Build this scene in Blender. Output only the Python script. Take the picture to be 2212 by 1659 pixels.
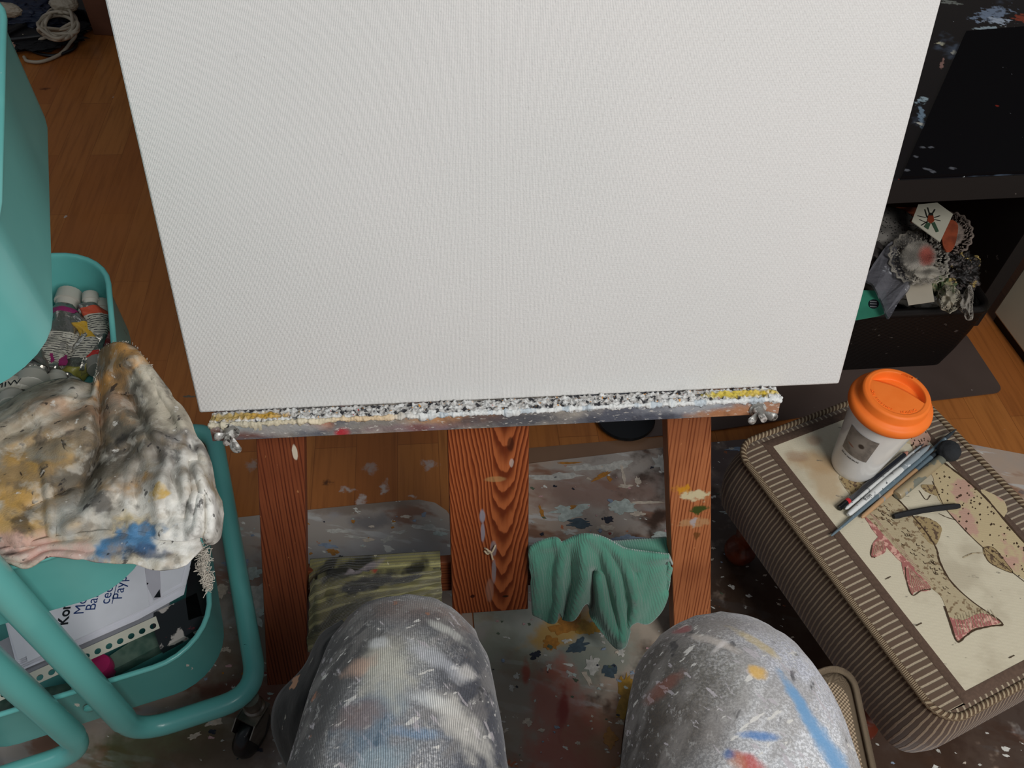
import bpy, math, random
import numpy as np
from mathutils import Vector, Matrix, noise as mnoise
random.seed(7); rng = np.random.default_rng(7)
for o in list(bpy.data.objects): bpy.data.objects.remove(o)
scene = bpy.context.scene
COL = scene.collection

# ------------------------------------------------------------------ camera
FPX, PITCH, ROLL, CAMH = 1820.0, math.radians(49.8), math.radians(3.8), 1.15
F_ = np.array([0, math.cos(PITCH), -math.sin(PITCH)])
U0 = np.array([0, math.sin(PITCH), math.cos(PITCH)])
R0 = np.array([1.0, 0, 0])
R_ = R0 * math.cos(ROLL) + U0 * math.sin(ROLL)
U_ = U0 * math.cos(ROLL) - R0 * math.sin(ROLL)
CAM = np.array([0, 0, CAMH])
cd = bpy.data.cameras.new('camera'); cam = bpy.data.objects.new('camera', cd); COL.objects.link(cam)
cd.sensor_width = 36; cd.lens = FPX / 2212 * 36; cd.clip_start = 0.02
M = Matrix(((R_[0], U_[0], -F_[0], 0), (R_[1], U_[1], -F_[1], 0), (R_[2], U_[2], -F_[2], CAMH), (0, 0, 0, 1)))
cam.matrix_world = M
scene.camera = cam

# ------------------------------------------------------------------ light
scene.view_settings.view_transform = 'Standard'; scene.view_settings.look = 'None'
scene.view_settings.gamma = 1; scene.view_settings.exposure = 0.0
w = bpy.data.worlds.new('world'); scene.world = w; w.use_nodes = True
w.node_tree.nodes['Background'].inputs[0].default_value = (0.80, 0.88, 1.0, 1)
w.node_tree.nodes['Background'].inputs[1].default_value = 0.18
def area(name, loc, target, sx, sy, power, color):
    l = bpy.data.lights.new(name, 'AREA'); l.shape = 'RECTANGLE'; l.size = sx; l.size_y = sy
    l.energy = power; l.color = color
    o = bpy.data.objects.new(name, l); COL.objects.link(o); o.location = loc
    o.rotation_euler = (Vector(target) - Vector(loc)).to_track_quat('-Z', 'Y').to_euler()
area('window_daylight', (1.0, -0.8, 2.05), (0.0, 0.3, 0.35), 1.0, 1.2, 44, (1.0, 0.985, 0.96))
area('left_fill', (-1.9, 0.1, 2.1), (-0.2, 0.6, 0.4), 0.9, 1.2, 6, (0.93, 0.97, 1.0))  # weak fill lamp added on the left, not a real window

# ------------------------------------------------------------------ geometry helpers
def ray(x, y): return R_ * (x - 1106) - U_ * (y - 829.5) + F_ * FPX
def at(x, y, z):
    r = ray(x, y); return CAM + r * ((z - CAMH) / r[2])
def atpl(x, y, o, n):
    r = ray(x, y); return CAM + r * (np.dot(o - CAM, n) / np.dot(r, n))
def V(*a): return np.array(a, float)
def unit(v): v = np.array(v, float); return v / np.linalg.norm(v)
def c(h, a=1):
    h = h.lstrip('#'); r = [int(h[i:i+2], 16) / 255 for i in (0, 2, 4)]
    return tuple((x / 12.92 if x <= .04045 else ((x + .055) / 1.055) ** 2.4) for x in r) + (a,)
def nz(x, y=0, z=0): return mnoise.noise(Vector((x, y, z)))

class MB:
    def __init__(s): s.v = []; s.f = []; s.m = []; s.uv = []
    def add(s, vs, fs, m=0, uv=None):
        b = len(s.v); s.v += [tuple(map(float, p)) for p in vs]
        s.uv += [(0, 0)] * len(vs) if uv is None else [tuple(q) for q in uv]
        for f in fs: s.f.append([b + i for i in f]); s.m.append(m)
        return s
    def box(s, o, ex, ey, ez, a0, a1, b0, b1, c0, c1, m=0):
        ps = [o + ex * a + ey * b + ez * cc for a in (a0, a1) for b in (b0, b1) for cc in (c0, c1)]
        # per face verts so that uv can be planar
        F = [(0, 1, 3, 2), (4, 6, 7, 5), (0, 4, 5, 1), (2, 3, 7, 6), (0, 2, 6, 4), (1, 5, 7, 3)]
        uvs = [(a + (b * .37 if 0 else 0), cc) for a in (a0, a1) for b in (b0, b1) for cc in (c0, c1)]
        s.add(ps, F, m, uvs)
        return s
    def tube(s, path, r, n=12, m=0, caps=True, closed=False, uvs=1.0):
        P = [np.array(p, float) for p in path]; N = len(P)
        rr = r if hasattr(r, '__len__') else [r] * N
        T = []
        for i in range(N):
            a = P[(i - 1) % N] if closed or i > 0 else P[i]; b = P[(i + 1) % N] if closed or i < N - 1 else P[i]
            T.append(unit(b - a))
        up = V(0, 0, 1) if abs(T[0][2]) < .9 else V(1, 0, 0)
        x = unit(np.cross(T[0], up)); vs = []; uv = []; L = 0
        for i in range(N):
            x = unit(x - T[i] * np.dot(x, T[i])); y = np.cross(T[i], x)
            if i: L += np.linalg.norm(P[i] - P[i - 1])
            for k in range(n):
                t = 2 * math.pi * k / n
                vs.append(P[i] + (x * math.cos(t) + y * math.sin(t)) * rr[i]); uv.append((k / n, L * uvs))
        fs = []
        for i in range(N if closed else N - 1):
            j = (i + 1) % N
            for k in range(n):
                k2 = (k + 1) % n; fs.append((i * n + k, i * n + k2, j * n + k2, j * n + k))
        if caps and not closed:
            fs.append(tuple(range(n))[::-1]); fs.append(tuple((N - 1) * n + k for k in range(n)))
        s.add(vs, fs, m, uv); return s
    def lathe(s, o, ax, prof, n=48, m=0, x=None):
        ax = unit(ax); x = unit(np.cross(ax, V(0, 1, 0) if abs(ax[1]) < .9 else V(1, 0, 0))) if x is None else unit(x)
        y = np.cross(ax, x); vs = []; uv = []
        for j, (r, h) in enumerate(prof):
            for k in range(n):
                t = 2 * math.pi * k / n
                vs.append(o + ax * h + (x * math.cos(t) + y * math.sin(t)) * max(r, 1e-5)); uv.append((k / n, h))
        fs = [(j * n + k, j * n + (k + 1) % n, (j + 1) * n + (k + 1) % n, (j + 1) * n + k) for j in range(len(prof) - 1) for k in range(n)]
        s.add(vs, fs, m, uv); return s
    def grid(s, fn, nu, nv, m=0, uvf=None, mf=None):
        vs = []; uv = []
        for j in range(nv + 1):
            for i in range(nu + 1):
                u, v = i / nu, j / nv; vs.append(fn(u, v)); uv.append(uvf(u, v) if uvf else (u, v))
        b = len(s.v); s.add(vs, [], m, uv)
        for j in range(nv):
            for i in range(nu):
                q = j * (nu + 1) + i
                s.f.append([b + q, b + q + 1, b + q + nu + 2, b + q + nu + 1]); s.m.append(mf((i + .5) / nu, (j + .5) / nv) if mf else m)
        return s
    def prism(s, pts, up, h, m=0, ms=None):
        pts = [np.array(p, float) for p in pts]; n = len(pts); up = np.array(up, float)
        nn = np.zeros(3)
        for i in range(n): nn += np.cross(pts[i], pts[(i + 1) % n])
        if np.dot(nn, up) < 0: pts = pts[::-1]
        vs = [p + up * h for p in pts] + pts
        s.add(vs, [tuple(range(n))], m)
        s.add(vs, [(i, i + n, (i + 1) % n + n, (i + 1) % n) for i in range(n)] + [tuple(range(2 * n - 1, n - 1, -1))], m if ms is None else ms)
        return s
    def text(s, string, o, ex, ey, size, m=0, h=.0003, align='LEFT', bold=0.0, ext=0.0):
        cu = bpy.data.curves.new('t', 'FONT'); cu.body = string; cu.size = size; cu.align_x = align; cu.offset = bold; cu.extrude = ext
        ob = bpy.data.objects.new('t', cu); COL.objects.link(ob)
        dg = bpy.context.evaluated_depsgraph_get(); me = ob.evaluated_get(dg).to_mesh()
        ez = np.cross(unit(ex), unit(ey))
        vs = [o + ex * v.co.x + ey * v.co.y + ez * (h + v.co.z) for v in me.vertices]
        s.add(vs, [tuple(p.vertices) for p in me.polygons], m)
        ob.to_mesh_clear(); bpy.data.objects.remove(ob); bpy.data.curves.remove(cu); return s
    def build(s, name, mats, parent=None, smooth=True, bevel=0, solid=0, sub=0, seg=2, angle=50, label=None, cat=None, group=None, kind=None, origin=None):
        if not isinstance(mats, (list, tuple)): mats = [mats]
        if parent is not None: off = np.array(parent['_o'])
        elif origin is not None: off = np.array(origin, float)
        else:
            A = np.array(s.v); off = (A.min(0) + A.max(0)) / 2; off[2] = A[:, 2].min()
        me = bpy.data.meshes.new(name); me.from_pydata([tuple(np.array(p) - off) for p in s.v], [], s.f)
        for m_ in mats: me.materials.append(m_)
        for p, mi in zip(me.polygons, s.m): p.material_index = mi; p.use_smooth = smooth
        ul = me.uv_layers.new(name='UVMap')
        for l in me.loops: ul.data[l.index].uv = s.uv[l.vertex_index]
        me.validate(); me.update()
        ob = bpy.data.objects.new(name, me); COL.objects.link(ob)
        if parent is None: ob.location = tuple(off)
        else: ob.parent = parent
        ob['_o'] = tuple(float(q) for q in off)
        if solid:
            md = ob.modifiers.new('solid', 'SOLIDIFY'); md.thickness = abs(solid); md.offset = -1 if solid > 0 else 1
        if bevel:
            md = ob.modifiers.new('bevel', 'BEVEL'); md.width = bevel; md.segments = seg; md.limit_method = 'ANGLE'; md.angle_limit = math.radians(40)
            md.harden_normals = False
        if sub:
            md = ob.modifiers.new('sub', 'SUBSURF'); md.levels = sub; md.render_levels = sub
        if smooth and angle < 180 and not sub:
            try: me.set_sharp_from_angle(angle=math.radians(angle))
            except Exception: pass
        tag(ob, label, cat, group, kind); return ob
def tag(o, label=None, cat=None, group=None, kind=None):
    if label: o['label'] = label
    if cat: o['category'] = cat
    if group: o['group'] = group
    if kind: o['kind'] = kind
    return o
def thing(name, loc, label, cat, group=None):
    o = bpy.data.objects.new(name, None); COL.objects.link(o); o.location = tuple(loc); o.empty_display_size = .05
    o['_o'] = tuple(float(q) for q in loc); return tag(o, label, cat, group)
def cr(pts, n=8, closed=False):
    """Catmull-Rom through points"""
    P = [np.array(p, float) for p in pts]; N = len(P); out = []
    for i in range(N if closed else N - 1):
        p0 = P[(i - 1) % N] if closed or i > 0 else 2 * P[0] - P[1]
        p1 = P[i]; p2 = P[(i + 1) % N]; p3 = P[(i + 2) % N] if closed or i + 2 < N else 2 * P[-1] - P[-2]
        for k in range(n):
            t = k / n
            out.append(.5 * ((2 * p1) + (-p0 + p2) * t + (2 * p0 - 5 * p1 + 4 * p2 - p3) * t * t + (-p0 + 3 * p1 - 3 * p2 + p3) * t ** 3))
    if not closed: out.append(P[-1])
    return out
def sampler(pts):
    """arc-length sampler of a polyline, t in 0..1"""
    P = np.array(cr(pts, 6)); d = np.r_[0, np.cumsum(np.linalg.norm(np.diff(P, axis=0), axis=1))]; d /= d[-1]
    return lambda t: np.array([np.interp(t, d, P[:, k]) for k in range(P.shape[1])])
def rrect(a0, a1, b0, b1, r, n=8):
    pts = []
    for cx, cy, t0 in ((a1 - r, b0 + r, -90), (a1 - r, b1 - r, 0), (a0 + r, b1 - r, 90), (a0 + r, b0 + r, 180)):
        for k in range(n + 1):
            t = math.radians(t0 + 90 * k / n); pts.append((cx + r * math.cos(t), cy + r * math.sin(t)))
    return pts
def blobpoly(cx, cy, rx, ry, rot, n=18, wob=.35, seed=0):
    pts = []
    for k in range(n):
        t = 2 * math.pi * k / n
        q = 1 + wob * (nz(math.cos(t) * 1.7 + seed * 3.1, math.sin(t) * 1.7, seed) * 1.6 + .8 * nz(math.cos(t) * 6 + seed, math.sin(t) * 6, seed) + random.uniform(-.12, .12))
        x, y = rx * q * math.cos(t), ry * q * math.sin(t)
        pts.append((cx + x * math.cos(rot) - y * math.sin(rot), cy + x * math.sin(rot) + y * math.cos(rot)))
    return pts

# ------------------------------------------------------------------ materials
class G:
    def __init__(s, name, rough=.6, metal=0, spec=.5, coat=0, sheen=0, trans=0, alpha=1, ior=1.45):
        s.mat = bpy.data.materials.new(name); s.mat.use_nodes = True; s.t = s.mat.node_tree; s.b = s.t.nodes['Principled BSDF']
        s.b.inputs['Roughness'].default_value = rough; s.b.inputs['Metallic'].default_value = metal
        s.b.inputs['Specular IOR Level'].default_value = spec; s.b.inputs['Coat Weight'].default_value = coat
        s.b.inputs['Sheen Weight'].default_value = sheen; s.b.inputs['Transmission Weight'].default_value = trans
        s.b.inputs['Alpha'].default_value = alpha; s.b.inputs['IOR'].default_value = ior
        s._c = {}; s.h = None
    def new(s, t): return s.t.nodes.new(t)
    def put(s, sock, v):
        if isinstance(v, bpy.types.NodeSocket): s.t.links.new(v, sock)
        else: sock.default_value = v
    def coord(s, k='Object'):
        if k not in s._c:
            if k == 'Position': s._c[k] = s.new('ShaderNodeNewGeometry').outputs['Position']
            else: s._c[k] = s.new('ShaderNodeTexCoord').outputs[k]
        return s._c[k]
    def math(s, op, a, b=0.0, c_=None):
        n = s.new('ShaderNodeMath'); n.operation = op; s.put(n.inputs[0], a); s.put(n.inputs[1], b)
        if c_ is not None: s.put(n.inputs[2], c_)
        return n.outputs[0]
    def vmath(s, op, a, b):
        n = s.new('ShaderNodeVectorMath'); n.operation = op; s.put(n.inputs[0], a); s.put(n.inputs[1], b); return n.outputs[0]
    def map(s, v, loc=(0, 0, 0), rot=(0, 0, 0), scale=(1, 1, 1)):
        n = s.new('ShaderNodeMapping'); s.put(n.inputs[0], v); n.inputs[1].default_value = loc; n.inputs[2].default_value = rot; n.inputs[3].default_value = scale
        return n.outputs[0]
    def noise(s, v, scale=5, detail=4, rough=.55, dist=0, out=0):
        n = s.new('ShaderNodeTexNoise'); s.put(n.inputs['Vector'], v); n.inputs['Scale'].default_value = scale
        n.inputs['Detail'].default_value = detail; n.inputs['Roughness'].default_value = rough; n.inputs['Distortion'].default_value = dist
        return n.outputs[out]
    def vor(s, v, scale=5, out='Distance', feature='F1'):
        n = s.new('ShaderNodeTexVoronoi'); n.feature = feature; s.put(n.inputs['Vector'], v); n.inputs['Scale'].default_value = scale; return n.outputs[out]
    def ss(s, f, lo, hi, a=0, b=1):
        n = s.new('ShaderNodeMapRange'); n.interpolation_type = 'SMOOTHSTEP'; s.put(n.inputs[0], f)
        n.inputs[1].default_value = lo; n.inputs[2].default_value = hi; n.inputs[3].default_value = a; n.inputs[4].default_value = b; return n.outputs[0]
    def mix(s, f, a, b, mode='MIX'):
        n = s.new('ShaderNodeMix'); n.data_type = 'RGBA'; n.blend_type = mode; s.put(n.inputs[0], f); s.put(n.inputs[6], a); s.put(n.inputs[7], b); return n.outputs[2]
    def sep(s, v):
        n = s.new('ShaderNodeSeparateXYZ'); s.put(n.inputs[0], v); return n.outputs
    def comb(s, x, y, z=0.0):
        n = s.new('ShaderNodeCombineXYZ'); s.put(n.inputs[0], x); s.put(n.inputs[1], y); s.put(n.inputs[2], z); return n.outputs[0]
    def splat(s, col, v, color, scale, thr, soft=.02, stretch=(1, 1, 1), seed=0, rot=0, detail=4, k=1.0):
        f = s.noise(s.map(s.map(v, rot=(0, 0, rot)), loc=(seed * 7.3, seed * 3.1, seed), scale=stretch), scale, detail)
        f = s.ss(f, thr - soft, thr + soft, 0, k); return s.mix(f, col, c(color))
    def blob(s, col, v, ctr, rad, color, soft=.35, rot=0, k=1.0, wob=.5, ws=30):
        """soft stain: ctr in the space of v; rad (rx, ry, rz)"""
        if 'nz%s' % ws not in s._c:
            s._c['nz%s' % ws] = s.vmath('SUBTRACT', s.noise(v, ws, 3, out=1), (.5, .5, .5))
        d = s.vmath('SUBTRACT', v, tuple(ctr))
        if rot: d = s.map(d, rot=(0, 0, -rot))
        d = s.vmath('DIVIDE', d, tuple(rad)); nn = s.vmath('MULTIPLY', s._c['nz%s' % ws], (wob * 3,) * 3); d = s.vmath('ADD', d, nn)
        n = s.new('ShaderNodeVectorMath'); n.operation = 'LENGTH'; s.put(n.inputs[0], d)
        f = s.ss(n.outputs['Value'], 1 - soft, 1 + soft, k, 0); return s.mix(f, col, c(color))
    def bump(s, h, strength=.3, dist=.002):
        n = s.new('ShaderNodeBump'); n.inputs['Strength'].default_value = strength; n.inputs['Distance'].default_value = dist
        s.put(n.inputs['Height'], h)
        if s.h is not None: s.put(n.inputs['Normal'], s.h)
        s.h = n.outputs[0]; s.put(s.b.inputs['Normal'], s.h); return s
    def out(s, col, rough=None):
        s.put(s.b.inputs['Base Color'], c(col) if isinstance(col, str) else col)
        if rough is not None: s.put(s.b.inputs['Roughness'], rough)
        return s.mat
def plain(name, col, rough=.6, metal=0, spec=.5, coat=0, var=.0, vs=20, bump=0, bs=60, **kw):
    g = G(name, rough, metal, spec, coat, **kw); C0 = c(col)
    p = g.coord('Object'); f = g.noise(p, vs, 4)
    dark = tuple(x * (1 - max(var, .06)) for x in C0[:3]) + (1,)
    if bump: g.bump(g.noise(p, bs, 3), bump, .001)
    return g.out(g.mix(g.ss(f, .35, .65), C0, dark))
def lines(g, x, freq, sharp=(.0, .5)):
    """0..1 stripe profile of scalar x"""
    a = g.math('MULTIPLY', x, freq * 2 * math.pi); return g.ss(g.math('SINE', a), sharp[0], sharp[1])

def teal_mat():
    g = G('teal_enamel', .32, spec=.5, coat=.15); p = g.coord('Position')
    col = c('#63b3ae')
    col = g.splat(col, p, '#6dbcb6', 6, .55, .1)
    col = g.splat(col, p, '#f1ece0', 55, .735, .008, (1, 1, .45), 2)
    col = g.splat(col, p, '#1f4a4c', 42, .745, .008, (1.0, 1.0, .25), 5)
    col = g.splat(col, p, '#e8c486', 30, .76, .01, (1, 1, .6), 9)
    g.bump(g.noise(p, 90, 2), .05, .001)
    return g.out(col)
TEAL = teal_mat()

def wood_leg(name, a='#9a4c22', b='#6d2c12', f=260):
    g = G(name, .5, spec=.35); uv = g.coord('UV'); s_ = g.sep(uv)
    wv = g.map(uv, scale=(1, .06, 1)); n1 = g.noise(wv, 22, 3)
    x = g.math('ADD', s_[0], g.math('MULTIPLY', n1, .012))
    l = lines(g, x, f, (-.2, .95)); n2 = g.noise(g.map(uv, scale=(60, 3, 1)), 3, 4)
    l = g.math('MULTIPLY', l, g.ss(n2, .3, .6))
    col = g.mix(l, c(a), c(b)); col = g.mix(g.ss(g.noise(uv, 6, 2), .45, .7, 0, .45), col, c('#5e2c18'))
    p = g.coord('Object')
    col = g.splat(col, p, '#d9cdbb', 70, .765, .01, (1.5, 1.5, .35), 3)
    col = g.splat(col, p, '#c58a5a', 110, .73, .01, (2.5, 2.5, .12), 6, k=.6)
    g.bump(l, -.25, .0006)
    return g, col

# easel frame axes: from the canvas plane
H_ = V(.98967, .14334, 0); N_ = V(.13703, -.94612, .29339)      # along, toward the viewer
N_ = unit(N_); H_ = unit(H_ - N_ * np.dot(H_, N_)); T_ = -np.cross(H_, N_)
if T_[2] < 0: T_ = -T_
OC = CAM + .935 * (V(-.34252, .55806, .404) - CAM)                                     # canvas lower left corner
def ef(s, t, n=0): return OC + H_ * s + T_ * t + N_ * n
def ec(px, py, n=0):
    p = atpl(px, py, OC + N_ * n, N_); d = p - OC; return np.dot(d, H_), np.dot(d, T_)
CW = .6891

# ------------------------------------------------------------------ floor and mats
def floor_mat():
    g = G('parquet', .38, spec=.4); p = g.coord('Position')
    q = g.map(p, rot=(0, 0, math.radians(-8)))
    bn = g.new('ShaderNodeTexBrick'); g.put(bn.inputs['Vector'], g.map(q, rot=(0, 0, math.radians(90))))
    bn.inputs['Color1'].default_value = c('#a86a34'); bn.inputs['Color2'].default_value = c('#98592a'); bn.inputs['Mortar'].default_value = c('#7f4a22')
    bn.inputs['Scale'].default_value = 1; bn.inputs['Mortar Size'].default_value = .0006; bn.inputs['Brick Width'].default_value = .42; bn.inputs['Row Height'].default_value = .068
    bn.inputs['Mortar Smooth'].default_value = .3
    col = bn.outputs['Color']
    gr = g.noise(g.map(q, scale=(38, 2.2, 1)), 3, 5)
    col = g.mix(g.ss(gr, .42, .75, 0, .55), col, c('#6f3e1b'))
    col = g.mix(g.ss(g.noise(q, 2.5, 3), .4, .7, 0, .35), col, c('#b06a30'))
    for (x, y, rx, ry, cl) in ((800, 1012, .012, .01, '#9d8f88'), (750, 1058, .014, .006, '#b3aaa5'), (830, 1052, .006, .012, '#b9b1ac'), (928, 1004, .013, .01, '#a9a2a0'), (545, 1003, .010, .012, '#9a8c84'), (705, 1042, .011, .006, '#2c1a10'), (779, 1084, .008, .013, '#c3bcb8'), (407, 857, .01, .004, '#2f5a58'), (98, 192, .012, .006, '#3a150a'), (890, 1072, .008, .003, '#b9b1ac')):
        ctr = at(x, y, 0); col = g.blob(col, p, ctr, (rx * .8, ry * .8, 1), cl, .6, ws=90, k=.75, wob=1.3)
    col = g.splat(col, p, '#b5aca4', 45, .745, .01, (1, .6, 1), 4, k=.8)
    g.bump(gr, .06, .001)
    return g.out(col, g.ss(g.noise(p, 12, 3), .3, .7, .28, .45))
fl = MB(); fl.add([(-3, -1.5, 0), (3.2, -1.5, 0), (3.2, 3.6, 0), (-3, 3.6, 0)], [(0, 1, 2, 3)])
fl.add([(-3, -1.5, -.02), (3.2, -1.5, -.02), (3.2, 3.6, -.02), (-3, 3.6, -.02)], [(3, 2, 1, 0)])
fl.build('floor', floor_mat(), kind='structure', origin=(0, 0, 0))

def mat_mat(name, base, seed, blobs):
    g = G(name, .42, spec=.45); p = g.coord('Position')
    col = c(base)
    col = g.splat(col, p, '#a39a92', 5, .5, .12, seed=seed)
    col = g.splat(col, p, '#7d4a2a', 9, .58, .05, (1, 2, 1), seed + 1, .2, k=.75)
    col = g.splat(col, p, '#949499', 12, .62, .06, (.5, 1.6, 1), seed + 2, -.1, k=.7)
    col = g.splat(col, p, '#bfbebb', 26, .63, .03, (.35, 1.5, 1), seed + 3, .15, k=.75)
    for b in blobs: 
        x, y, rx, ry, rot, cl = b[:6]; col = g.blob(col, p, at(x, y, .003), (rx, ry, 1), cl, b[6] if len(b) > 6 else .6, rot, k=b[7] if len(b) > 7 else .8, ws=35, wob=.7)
    col = g.splat(col, p, '#d6d4cc', 60, .685, .012, (.6, 1.2, 1), seed + 4, .3)
    col = g.splat(col, p, '#4b4a52', 30, .72, .03, (.8, 1, 1), seed + 5, k=.6)
    col = g.splat(col, p, '#b3653a', 38, .71, .012, (.8, 1, 1), seed + 6, k=.9)
    h = g.noise(p, 60, 4); g.bump(h, .25, .0012)
    return g.out(col, g.ss(g.noise(p, 9, 3), .35, .65, .3, .55))
MUTE = {'#d98a26': '#b3792f', '#c9982c': '#ad8433', '#35506e': '#46555f', '#dcdad2': '#c4c1b9', '#41573c': '#5a6550', '#a33c34': '#94463e'}
PAINT = {k: plain('dried_paint_' + n_, MUTE.get(k, k), .4, bump=.3, bs=120, var=.25, vs=160) for k, n_ in (('#dcdad2', 'white'), ('#b9c3bd', 'pale_green'), ('#c9a0a0', 'pink'), ('#d98a26', 'orange'), ('#c9982c', 'ochre'), ('#35506e', 'blue'), ('#8f9db0', 'grey_blue'), ('#a33c34', 'red'), ('#2c2e3a', 'ink'), ('#cdbfae', 'cream'), ('#41573c', 'green'))}
PK = list(PAINT)
def mid(k): return 1 + PK.index(k)
FC = [0]
def flakes(mb, lst, z):
    for i, (x, y, rx, ry, rot, cl) in enumerate(lst):
        ctr = at(x, y, z); pts = blobpoly(ctr[0], ctr[1], rx * .8, ry * .8, rot, 30, .5, FC[0] * .37 + 1)
        mb.prism([V(a, b, z - .0002) for a, b in pts], (0, 0, 1), .0005 + (FC[0] % 400) * 2e-6, mid(cl)); FC[0] += 1
def inpoly(x, y, P):
    r = False; j = len(P) - 1
    for i in range(len(P)):
        if (P[i][1] > y) != (P[j][1] > y) and x < (P[j][0] - P[i][0]) * (y - P[i][1]) / (P[j][1] - P[i][1]) + P[i][0]: r = not r
        j = i
    return r
# mat under the left half of the easel
def rc(pts):   # outline in photo pixels -> floor points
    return [at(x, y, .0002) for x, y in pts]
matA = [(-400, 1215), (100, 1165), (440, 1128), (700, 1100), (860, 1084), (905, 1081), (940, 1088), (965, 1105), (985, 1135), (1002, 1185), (1019, 1320), (1033, 1500), (1064, 1800), (-400, 2000)]
A_ = MB(); A_.prism(rc(matA), (0, 0, 1), .0028)
fa = [(727, 1147, .022, .004, .1, '#dcdad2'), (770, 1160, .02, .003, -.05, '#dcdad2'), (862, 1150, .012, .004, .2, '#dcdad2'), (925, 1140, .03, .006, -.1, '#dcdad2'), (950, 1152, .014, .005, 0, '#b9c3bd'), (838, 1165, .012, .006, .4, '#dcdad2'), (876, 1116, .01, .003, 0, '#cdbfae'), (797, 1166, .012, .003, .1, '#cdbfae'), (850, 1128, .004, .006, .2, '#dcdad2'), (915, 1112, .004, .005, 0, '#8f9db0'), (705, 1178, .016, .004, 0, '#8f9db0'), (688, 1222, .003, .012, -.3, '#b9c3bd'), (895, 1195, .008, .006, 0, '#dcdad2'), (940, 1210, .012, .008, .3, '#8f9db0'), (518, 1142, .008, .004, .1, '#b9c3bd'), (720, 1193, .01, .005, 0, '#d98a26'), (545, 1240, .018, .01, .5, '#b9c3bd'), (560, 1290, .03, .02, .2, '#dcdad2'), (550, 1330, .02, .016, .1, '#b9c3bd'), (480, 1275, .01, .012, .1, '#cdbfae'), (510, 1215, .02, .008, .1, '#8f9db0'), (460, 1560, .012, .006, .3, '#cdbfae'), (585, 1440, .008, .012, 0, '#a33c34'), (560, 1455, .012, .003, .1, '#a33c34'), (420, 1590, .01, .004, .5, '#cdbfae')]
flakes(A_, fa, .003)
for i in range(170):
    x, y = random.uniform(430, 1010), random.uniform(1110, 1640)
    if inpoly(x, y, matA):
        s = random.uniform(.0007, .0026) * random.choice((1, 1, 1.6)); flakes(A_, [(x, y, s * random.uniform(1, 2.5), s, random.uniform(-.4, .4), random.choice(PK[:3] + ['#dcdad2', '#cdbfae', '#8f9db0', '#2c2e3a', '#d98a26']))], .003)
MA = mat_mat('painted_mat_left', '#ab9584', 1, [(640, 1215, .16, .03, .15, '#9a9896', .6, .6), (820, 1200, .12, .03, .1, '#a7a5a6', .6, .6), (560, 1270, .06, .03, 0, '#8b4e2a'), (800, 1090, .1, .012, .2, '#7f6f62', .5), (560, 1330, .07, .05, 0, '#a6aba8'), (805, 1127, .03, .012, .1, '#5b5a60', .6, .6), (780, 1232, .04, .014, .1, '#8a5a28'), (350, 1610, .1, .03, .3, '#45562f'), (560, 1440, .1, .1, 0, '#6d5f50'), (550, 1500, .07, .02, 0, '#7d4a3c'), (470, 1640, .1, .04, .2, '#5f4c3e')])
A_.build('floor_mat', [MA] + [PAINT[k] for k in PK], smooth=False, label='translucent floor mat smeared with paint under the left side of the easel', cat='floor mat')

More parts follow.
